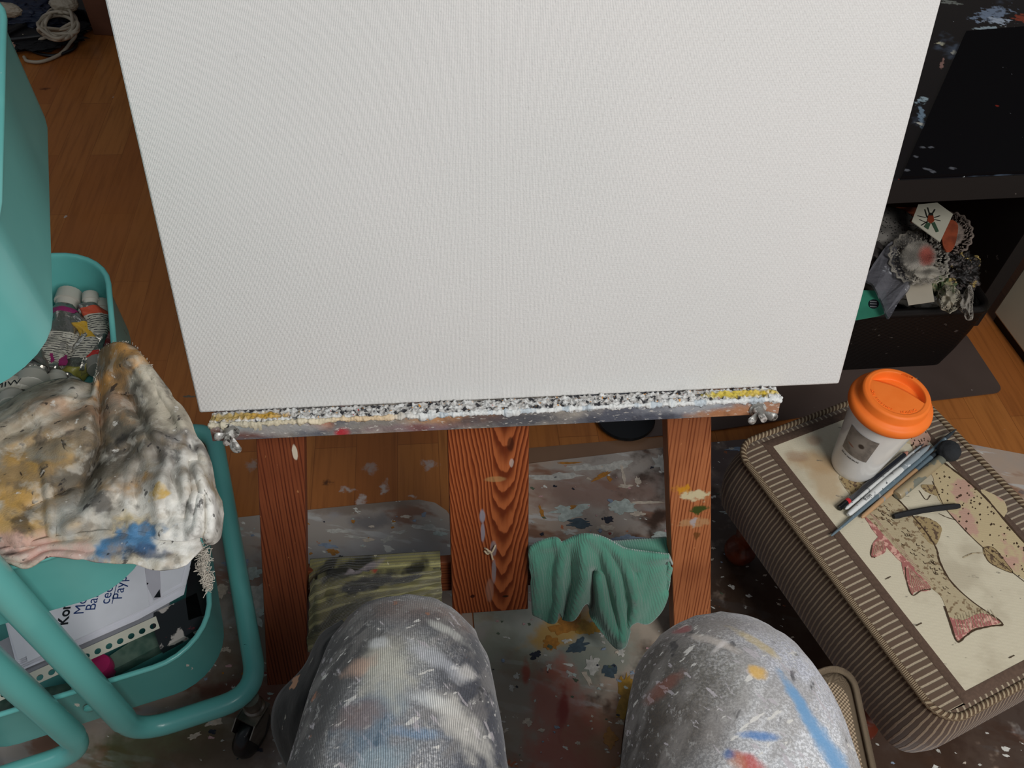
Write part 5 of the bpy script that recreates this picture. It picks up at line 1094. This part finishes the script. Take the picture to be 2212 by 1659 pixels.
# loose black side fold of the left trouser leg
mb = MB(); fo = [(738, 1338, .43), (690, 1372, .43), (655, 1440, .42), (600, 1500, .40), (585, 1560, .39), (600, 1620, .385), (640, 1700, .38)]; fi = [(760, 1360, .46), (720, 1400, .475), (700, 1460, .47), (690, 1520, .46), (680, 1580, .455), (680, 1640, .45), (700, 1720, .45)]
so, si = sampler([V(*q) for q in fo]), sampler([V(*q) for q in fi])
mb.grid(lambda u, v: (lambda q: at(q[0], q[1], q[2] + .02 * math.sin(math.pi * v) * .6 + .004 * nz(u * 9, v * 5)))(so(u) * (1 - v) + si(u) * v), 40, 18)
gfo = G('black_fold', .9, spec=.1, sheen=.2); p = gfo.coord('Position'); cc = gfo.splat(c('#0b0c0e'), p, '#8f8a80', 90, .7, .02, (1.5, .3, 1), 2, .5); cc = gfo.blob(cc, p, at(638, 1475, .42), (.004, .008, .1), '#b07d5c', .2, ws=120, k=.9, wob=.7); gfo.bump(gfo.noise(p, 40, 3), .4, .003)
mb.build('trouser_fold', gfo.out(cc), trou, angle=180, solid=.003, label='black loose fold at the outer side of the left knee')
for x in (-.10, .21):
    mb = MB(); SH = plain('shoe_leather', '#1d1a18', .5)
    def shoe(u, v):
        th = 2 * math.pi * u; L = -.05 + v * .27; wd = .042 * math.sin(math.pi * min(1, .12 + v * .85)) ** .5 + .002; hg = (.085 * (1 - v) ** .7 + .03) * (1 if v < .97 else .5)
        return V(x + math.cos(th) * wd, .215 + L, max(.0035, hg * .5 + math.sin(th) * hg * .5))
    mb.grid(shoe, 28, 24); mb.f.append(list(range(28))); mb.m.append(0); mb.f.append([24 * 29 + k for k in range(28)]); mb.m.append(0); mb.build('shoe', SH, person, angle=180)

# ------------------------------------------------------------------ black table, basket and clutter on the right
YR = math.radians(10); TX = V(math.cos(YR), math.sin(YR), 0); TY = V(-math.sin(YR), math.cos(YR), 0)
ZT_ = .40; t0 = at(1935, 388, ZT_); TO2 = t0 - TX * .20
gb = G('black_splattered', .16, spec=.5, coat=.3); p = gb.coord('Position'); col = c('#0f0c0f')
for (x, y, rx, ry, rot, cl) in ((2030, 93, .012, .010, .5, '#d9d2b0'), (2140, 30, .06, .02, .6, '#8fa0b8'), (2155, 45, .03, .016, .2, '#c9d6e6'), (1990, 250, .008, .05, -.2, '#7d93a5'), (1988, 268, .01, .006, 0, '#d8d5c8'), (2050, 5, .03, .012, 0, '#8c9088'), (2035, 140, .004, .025, -.4, '#a07a70'), (2130, 60, .035, .006, .3, '#b9cbd2'), (1990, 215, .01, .016, -.6, '#a8bcc4'), (2060, 113, .006, .010, -.6, '#c9c5b4'), (2210, 40, .02, .02, 0, '#a8452a'), (1945, 400, .01, .01, 0, '#8a2a1c')):
    col = gb.blob(col, p, at(x, y, ZT_), (rx * .75, ry * .75, 1), cl, .35, rot, k=.85, ws=75, wob=1.4)
col = gb.splat(col, p, '#c8cdcd', 45, .70, .012, (1.6, .5, 1), 2, .9); col = gb.splat(col, p, '#5d6c80', 12, .64, .05, (1, .6, 1), 5, .8, k=.6); col = gb.splat(col, p, '#a04a34', 40, .74, .012, seed=7)
BS = gb.out(col)
table = thing('black_table', TO2 + TX * .3 + TY * .35 - EZ * ZT_, 'low glossy black paint-splattered table behind the right edge of the canvas', 'table')
BM = G('matt_black', .6); p = BM.coord('Position'); BMm = BM.out(BM.splat(c('#171312'), p, '#6b6660', 60, .74, .01, seed=1))
LT = t0 + TX * 0; xR = .36
mb = MB(); mb.box(V(TO2[0], TO2[1], 0), TX, TY, EZ, 0, .55 + xR, 0, 1.3, ZT_ - .045, ZT_); mb.build('table_top', [BS], table, bevel=.002, smooth=False)
mb = MB(); mb.box(V(TO2[0], TO2[1], 0), TX, TY, EZ, .001, .55 + xR - .001, -.0015, .0005, ZT_ - .044, ZT_ - .001); mb.build('front_edge', [BMm], table, smooth=False)
mb = MB(); mb.box(V(TO2[0], TO2[1], 0), TX, TY, EZ, .2 + xR - .03, .2 + xR, .05, .74, 0, ZT_ - .045); mb.build('side_panel', [BMm], table, bevel=.001, smooth=False)
mb = MB(); mb.box(V(TO2[0], TO2[1], 0), TX, TY, EZ, 0, .03, .01, .74, 0, ZT_ - .045); mb.build('side_panel', [BMm], table, bevel=.001, smooth=False)
mb = MB(); mb.box(V(TO2[0], TO2[1], 0), TX, TY, EZ, .03, .2 + xR - .03, .55, .57, 0, ZT_ - .045); mb.build('back_panel', [BMm], table, smooth=False)
gmb = G('black_board', .7, spec=.15); p = gmb.coord('Position'); col = gmb.splat(c('#060406'), p, '#6a6a6c', 60, .75, .01); col = gmb.blob(col, p, at(2150, 235, ZT_), (.003, .003, 1), '#7a2418', .4, ws=90)
for (x, y) in ((1956, 374), (2000, 372), (2010, 377), (2055, 370), (1990, 325), (2008, 325), (1976, 345)): col = gmb.blob(col, p, at(x, y, ZT_), (.005, .003, 1), '#5a5b60', .4, ws=110, wob=.9)
mb = MB(); mb.prism([at(x, y, ZT_ + .0005) for x, y in ((2085, 72), (2300, 55), (2340, 368), (1945, 387))], (0, 0, 1), .005); mb.build('black_board', gmb.out(col), smooth=False, label='flat matt black board lying on the splattered black table', cat='board')

# basket
BO = V(.565, 1.035, 0); BW, BD, BH = .255, .26, .155; BA = math.radians(9); BX = V(math.cos(BA), math.sin(BA), 0); BY = V(-math.sin(BA), math.cos(BA), 0)
gwk = G('black_wicker', .45, spec=.3); p = gwk.coord('UV'); sp = gwk.sep(p); h = gwk.math('MULTIPLY', gwk.math('SINE', gwk.math('MULTIPLY', sp[0], 2 * math.pi / .014)), gwk.math('SINE', gwk.math('MULTIPLY', sp[1], 2 * math.pi / .009))); gwk.bump(h, .35, .001)
WK = gwk.out(gwk.splat(c('#0e0a09'), gwk.coord('Object'), '#4a4440', 60, .7, .02))
bask = thing('storage_basket', BO + BX * BW / 2 + BY * BD / 2, 'black woven basket under the table overflowing with lace and scraps', 'basket')
mb = MB(); vs = []; uvv = []
def bp(a, b, z): return BO + BX * a + BY * b + EZ * (z + .003)
pr = [(.012, 0), (.006, .05), (.002, .1), (0, BH), (.012, BH), (.014, .1), (.022, .006)]
n = None
for i_, z in pr:
    r = rrect(i_, BW - i_, i_, BD - i_, .02, 5); n = len(r); L = 0
    for k in range(n + 1):
        x, y = r[k % n]
        if k: L += math.hypot(x - r[(k - 1) % n][0], y - r[(k - 1) % n][1])
        vs.append(bp(x, y, z)); uvv.append((L, z))
N = n + 1; mb.add(vs, [(j * N + k, j * N + k + 1, (j + 1) * N + k + 1, (j + 1) * N + k) for j in range(len(pr) - 1) for k in range(n)], 0, uvv)
mb.f.append([(len(pr) - 1) * N + k for k in range(n)]); mb.m.append(0); mb.f.append(list(range(n))[::-1]); mb.m.append(0); mb.build('body', WK, bask, angle=50)
mb = MB(); mb.tube([bp(x, y, BH) for x, y in rrect(.004, BW - .004, .004, BD - .004, .02, 6)], .008, 10, closed=True); mb.build('rim', WK, bask)
mb = MB(); mb.prism([at(1930, 682, .152), at(1980, 674, .152), at(1975, 685, .14), at(1965, 693, .135), at(1930, 700, .13)], unit(V(0, -1, .6)), .001); mb.build('gold_paper_scrap', plain('gold_scrap', '#7a5426', .5), smooth=False, label='torn golden brown scrap hanging over the black basket rim', cat='paper')

ZB = .20
def flatpoly(name, pts, z, th, mats, label, cat, sm=False, bump=.0, extra=None, group=None):
    P = cr([V(x, y) for x, y in pts], 6, True) if sm else [V(*q) for q in pts]; mb = MB()
    mb.prism([at(q[0], q[1], z + bump * nz(q[0] * .05, q[1] * .05)) for q in P], (0, 0, 1), th)
    if extra: extra(mb)
    return mb.build(name, mats, smooth=False, label=label, cat=cat, group=group)
def drape(name, cx, cy, rx, ry, z, mat_, label, cat, rip=12, amp=.008, dome=.03, seed=0, thick=.0015, rot=0, rad_fn=None):
    mb = MB()
    def fn(u, v):
        th = 2 * math.pi * u; q = v * (1 + .04 * math.sin(rip * th) * v); 
        if rad_fn: q *= rad_fn(th)
        X, Y = rx * q * math.cos(th), ry * q * math.sin(th); x = cx + X * math.cos(rot) - Y * math.sin(rot); y = cy + X * math.sin(rot) + Y * math.cos(rot)
        return at(x, y, z + dome * (1 - v * v) + amp * nz(math.cos(th) * 2.2 * v + seed, math.sin(th) * 2.2 * v, seed) * 1.6 + amp * .5 * math.sin(rip * th / 2 + seed) * v ** 4)
    mb.grid(fn, 140, 40, uvf=lambda u, v: (v * math.cos(2 * math.pi * u), v * math.sin(2 * math.pi * u)))
    return mb.build(name, mat_, angle=180, solid=thick, label=label, cat=cat)
def lace(name, base, centre=None, hole=.42):
    g = G(name, .9, spec=.1); uv = g.coord('UV'); col = c(base)
    if centre: col = g.blob(col, uv, centre[0], centre[1], centre[2], .5, ws=4, k=.85, wob=.2)
    d = g.vor(uv, 16); n = g.new('ShaderNodeVectorMath'); n.operation = 'LENGTH'; g.put(n.inputs[0], uv)
    edge = g.ss(n.outputs['Value'], .5, .62); r1 = g.ss(n.outputs['Value'], .9, .95); hol = g.math('MULTIPLY', g.ss(d, hole - .06, hole), g.math('MULTIPLY', edge, g.math('SUBTRACT', 1.0, r1)))
    fine = g.ss(g.vor(uv, 60), .45, .6, 0, .55)
    al = g.math('SUBTRACT', 1.0, g.math('MAXIMUM', hol, g.math('MULTIPLY', fine, .8))); g.put(g.b.inputs['Alpha'], al); g.bump(g.vor(uv, 40), .4, .001)
    return g.out(col)
OR = plain('orange_fabric', '#9c4a2c', .8, var=.4, vs=40)
drape('orange_cloth', 1960, 478, 60, 32, .135 + .03, OR, 'crumpled rusty orange cloth at the back of the basket', 'cloth', 5, .012, .02, 3)
g = G('perforated_felt', .9); p = g.coord('UV'); col = g.mix(g.ss(g.vor(p, 13), .26, .3, 1, 0), c('#6f6b66'), c('#1a1716')); 
drape('perforated_cloth', 1915, 500, 78, 52, .185, g.out(col), 'grey cloth with leopard-like dark holes beside the canvas edge', 'cloth', 3, .008, .02, 5)
drape('lace_scrap', 2055, 505, 48, 48, .20, lace('lace_back', '#8d7f76'), 'frilly beige lace piece behind the orange scrap at the right', 'lace', 18, .006, .02, 7)
flatpoly('orange_scrap', [(2050, 478), (2068, 490), (2060, 535), (2045, 545), (2035, 530), (2035, 500)], .226, .003, OR, 'small bright orange patch under the insect card', 'scrap', True)
drape('dark_fabric', 1890, 545, 40, 30, .19, plain('dark_grey_cloth', '#3a3432', .9), 'dark brownish grey fabric by the canvas edge inside the basket', 'fabric', 4, .01, .02, 8)
SLV = G('plastic_film', .15, spec=.6); SLV.b.inputs['Alpha'].default_value = .6; pS = SLV.coord('Object'); SLV.bump(SLV.noise(pS, 40, 3), .8, .006); SLVm = SLV.out(SLV.splat(c('#77767c'), pS, '#c9cbd0', 50, .66, .02))
flatpoly('clear_plastic_bag', [(1925, 525), (1945, 580), (1965, 620), (1940, 655), (1918, 690), (1905, 660), (1885, 620), (1870, 600)], .205, .004, SLVm, 'crinkled clear plastic bag between the lace and the teal card', 'bag', True, .01)
drape('lace_doily', 1985, 555, 66, 60, .215, lace('lace_front', '#9b958b', ((.25, -.05, 0), (.25, .35, 1), '#a5493c')), 'large scalloped lace doily with a red stain', 'doily', 22, .006, .018, 2)
drape('lace_doily', 2003, 588, 48, 26, .226, lace('lace_low', '#a8a194', None, .38), 'smaller pinkish lace piece below the red stained doily', 'doily', 18, .004, .01, 6)
def bug(mb):
    def st(pts, w_, m):
        P = [at(x, y, .2472) for x, y in pts]; d = unit(P[-1] - P[0]); e = np.cross(EZ, d) * w_; mb.add([P[0] + e, P[0] - e, P[-1] - e, P[-1] + e], [(0, 1, 2, 3)], m)
    for a_, b__ in (((2003, 470), (1998, 452)), ((2003, 470), (2012, 461)), ((2000, 470), (1982, 466)), ((2004, 478), (1990, 487)), ((2018, 470), (2031, 466)), ((2018, 474), (2032, 477)), ((2004, 482), (1986, 474)), ((2008, 462), (2004, 448)), ((2014, 462), (2020, 452))): st((a_, b__), .001, 1)
    for pts, m in (([(2005, 466), (2016, 466), (2018, 478), (2010, 483), (2003, 477)], 2), ([(2003, 480), (2010, 484), (2005, 496), (1996, 490)], 3), ([(2012, 482), (2019, 480), (2028, 500), (2022, 502)], 3), ([(2007, 460), (2015, 460), (2016, 466), (2006, 466)], 1)):
        mb.prism([at(x, y, .2470) for x, y in pts], (0, 0, 1), .0006, m)
flatpoly('insect_card', [(1969, 479), (1983, 443), (2024, 439), (2058, 464), (2030, 524)], .245, .0015, [plain('card_cream', '#c4c0ae', .7), plain('bug_black', '#23241f', .6), plain('bug_red', '#8a3a20', .6), plain('bug_green', '#3c5540', .6)], 'cream five-sided card with a drawn insect, topmost in the basket', 'card', extra=bug)
flatpoly('white_card', [(1952, 622), (1962, 660), (2018, 652), (2010, 600), (1985, 600)], .20, .001, plain('card_white', '#b8ae9c', .7), 'plain off-white card leaning at the front of the basket', 'card')
def em(mb):
    pts = [at(1887 + 11.5 * math.cos(t), 657 + 10 * math.sin(t), .1935) for t in np.linspace(0, 2 * math.pi, 25)[:-1]]; mb.prism(pts, (0, 0, 1), .0006, 1)
    for y in (650, 655, 661): mb.prism([at(1879, y, .1945), at(1894, y + 1, .1945), at(1894, y + 3, .1945), at(1879, y + 2, .1945)], (0, 0, 1), .0004, 2)
flatpoly('teal_card', [(1835, 640), (1862, 628), (1914, 630), (1916, 676), (1900, 683), (1850, 692), (1825, 695)], .192, .0015, [plain('teal_card', '#3c8c72', .5, var=.25, vs=15), INKB, plain('emblem_grey', '#77787a', .5)], 'teal card with a round dark emblem below the canvas edge', 'card', extra=em)
def rumple(name, cx, cy, r, z, mat_, label, cat, seed=0, sq=(1, 1, .8), am=.35):
    mb = MB(); q = at(cx, cy, z)
    def fn(u, v):
        th, ph = 2 * math.pi * u, math.pi * v; d = V(math.sin(ph) * math.cos(th), math.sin(ph) * math.sin(th), math.cos(ph)); e = 1 + am * (nz(*(d * 2.2 + seed)) + .6 * nz(*(d * 6 + seed)) + .4 * nz(*(d * 14 + seed))); return q + d * r * e * np.array(sq)
    mb.grid(fn, 90, 60); return mb.build(name, mat_, angle=180, label=label, cat=cat)
g = G('sooty_ball', .5); p = g.coord('Object'); col = g.splat(c('#15110f'), p, '#5b5350', 60, .55, .03); col = g.splat(col, p, '#a8925a', 35, .64, .03, seed=3); g.bump(g.noise(p, 90, 4), .9, .006)
rumple('crumpled_black_pompom', 2068, 585, .036, .185, g.out(col), 'crumpled black pompom with straw flecks at the right of the basket', 'pompom', 2)
g = G('moss', .9); p = g.coord('Object'); rumple('dried_moss', 2033, 615, .028, .17, g.out(g.splat(c('#4c5a3c'), p, '#8d8a6c', 80, .55, .03)), 'tuft of dull green dried moss beside the white card', 'moss', 5, (.7, 1, .7), .5)
drape('lace_ribbon', 2050, 645, 26, 30, .19, lace('lace_ribbon_a', '#b3ab98', None, .5), 'folded cream lace ribbon hanging over the right rim', 'lace ribbon', 9, .01, .012, 9)
drape('lace_ribbon', 2088, 655, 17, 34, .185, lace('lace_ribbon_b', '#a39c92', None, .5), 'narrow lace ribbon end dangling outside the basket', 'lace ribbon', 9, .008, .012, 11, rad_fn=lambda th: 1 - .25 * math.cos(th * 3))
g = G('filler_cloth', .9); p = g.coord('Object'); rumple('grey_tulle', 1965, 590, .085, .115, g.out(g.splat(c('#5b5750'), p, '#8d8a86', 30, .55, .05)), 'bundled grey tulle filling the black basket under the lace', 'tulle', 9, (1.1, .95, .6), .2)

# cream cabinet on the far right
cf = at(2135, 690, 0); cn = at(2212, 795, 0); d = unit(cn - cf); e = V(-d[1], d[0], 0); 
if e[0] < 0: e = -e
cab = thing('cream_cabinet', cf + e * .2, 'cream painted cabinet cut off by the right edge behind the footstool', 'cabinet')
CRM = plain('cream_paint', '#d6cdb4', .7)
mb = MB(); mb.box(cf, d, e, EZ, 0, .45, 0, .4, .02, .345); mb.build('body', CRM, cab, bevel=.004, smooth=False)
mb = MB(); mb.box(cf, d, e, EZ, .005, .44, .008, .39, 0, .02); mb.build('plinth', BMm, cab, smooth=False)

# ------------------------------------------------------------------ cables and clutter at top left
CAB = plain('cream_cable', '#a39682', .5); BC = plain('black_cable', '#0f0e10', .4)
def cable(name, pts, r, mat_, label, cat='cable', group=None, z=.006, n=8, closed=False):
    P = cr([at(q[0], q[1], z + (q[2] if len(q) > 2 else 0)) for q in pts], 10, closed); return MB().tube(P, r, n, closed=closed).build(name, mat_, label=label, cat=cat, group=group)
coil = []
for k in range(7):
    rx, ry = random.uniform(27, 44), random.uniform(18, 32); cx, cy = 125 + random.uniform(-8, 10), 52 + random.uniform(-7, 9)
    for j in range(10): t = 2 * math.pi * j / 10 + k * .6; coil.append((cx + rx * math.cos(t), cy + ry * math.sin(t), random.uniform(.045, .075)))
coil = [(82, 85, .02), (105, 78, .03)] + coil + [(160, 70, .03), (150, 95, .01), (128, 118, 0), (90, 133, 0), (60, 132, 0), (52, 123, 0)]
cable('cable_coil', coil, .0042, CAB, 'tangled coil of cream cable on the floor at top left')
cable('thin_cable', [(85, -20), (90, 10), (80, 35, .03), (85, 60, .05), (110, 66, .05), (150, 60, .05), (165, 40, .05), (140, 10, .03), (130, -20)], .0035, CAB, 'cream cable looping up out of the photo above the coil')
cable('thin_cable', [(-20, 64), (5, 66, .01), (30, 70, .02), (52, 78, .03)], .005, CAB, 'pale cable running in from the left edge')
cable('thin_cable', [(28, 92, .02), (32, 105, .01), (24, 120), (12, 130)], .005, plain('pink_cable', '#a07a68', .5), 'short pinkish cable end beside the trolley')
cable('black_cable', [(150, 80), (165, 95), (150, 110), (110, 120), (70, 110), (60, 90)], .004, BC, 'black cable lying under the cream coil')
cable('thin_cable', [(160, 15, .01), (185, 25), (200, 45), (195, 62), (175, 68, .01), (165, 60, .02)], .003, plain('brown_cable', '#8a7258', .5), 'thin tan cable right of the coil')
def brick(px, py, ang, sx, sy, sz, mat_, name, label, cat, z=.0):
    o = at(px, py, z); ex = V(math.cos(ang), math.sin(ang), 0); ey = V(-ex[1], ex[0], 0); mb = MB(); mb.box(o, ex, ey, EZ, -sx / 2, sx / 2, -sy / 2, sy / 2, 0, sz); return mb.build(name, mat_, bevel=.006, smooth=True, label=label, cat=cat)
brick(45, 95, .4, .16, .09, .04, BC, 'power_adapter', 'black power adapter among the cables', 'adapter'); brick(105, 25, -.2, .30, .07, .045, BC, 'power_strip', 'black power strip behind the cream coil', 'power strip'); brick(10, 100, 1.1, .12, .08, .05, BC, 'power_adapter', 'second black adapter at the left edge next to the trolley', 'adapter')
rumple('blue_plastic_bag', 12, 36, .10, .035, plain('dark_blue_bag', '#1a2338', .4), 'dark blue crumpled bag at the top left corner', 'bag', 4, (1.5, .7, .3)); rumple('black_cloth_heap', 60, 66, .10, .016, plain('black_heap', '#0d0b0d', .8), 'heap of black fabric under the cables', 'fabric', 7, (1.5, .9, .16))
rumple('cream_plug', 10, 22, .03, .10, CAB, 'cream plug lying on the blue bag', 'plug', 1, (1.4, .6, .6), .1); rumple('cream_socket', 138, 8, .035, .08, CAB, 'cream socket block above the cable coil', 'socket', 2, (1, .8, .6), .1)
b0 = at(203, 75, 0); mb = MB(); ex = unit(at(260, 79, 0) - b0); ey = V(-ex[1], ex[0], 0); mb.box(b0, ex, ey, EZ, 0, .45, 0, .35, 0, .25); mb.build('cardboard_box', plain('brown_cardboard', '#6e4530', .8, var=.15), bevel=.002, smooth=False, label='brown cardboard box half hidden behind the canvas at top left', cat='box')

# the rest of the room, beyond the frame
WALLM = plain('wall_paint', '#8d8780', .8)
for nm, pts in (('wall_back', [(-3, 3.6, 0), (3.2, 3.6, 0), (3.2, 3.6, 2.8), (-3, 3.6, 2.8)]),):
    mb = MB(); mb.add([V(*q) for q in pts] + [V(*q) + V(0, .05, 0) for q in pts], [(0, 1, 2, 3)[::-1], (4, 5, 6, 7), (0, 4, 7, 3), (1, 2, 6, 5), (3, 7, 6, 2), (0, 1, 5, 4)]); mb.build(nm, WALLM, kind='structure', smooth=False)
for o in bpy.data.objects:
    if '_o' in o: del o['_o']
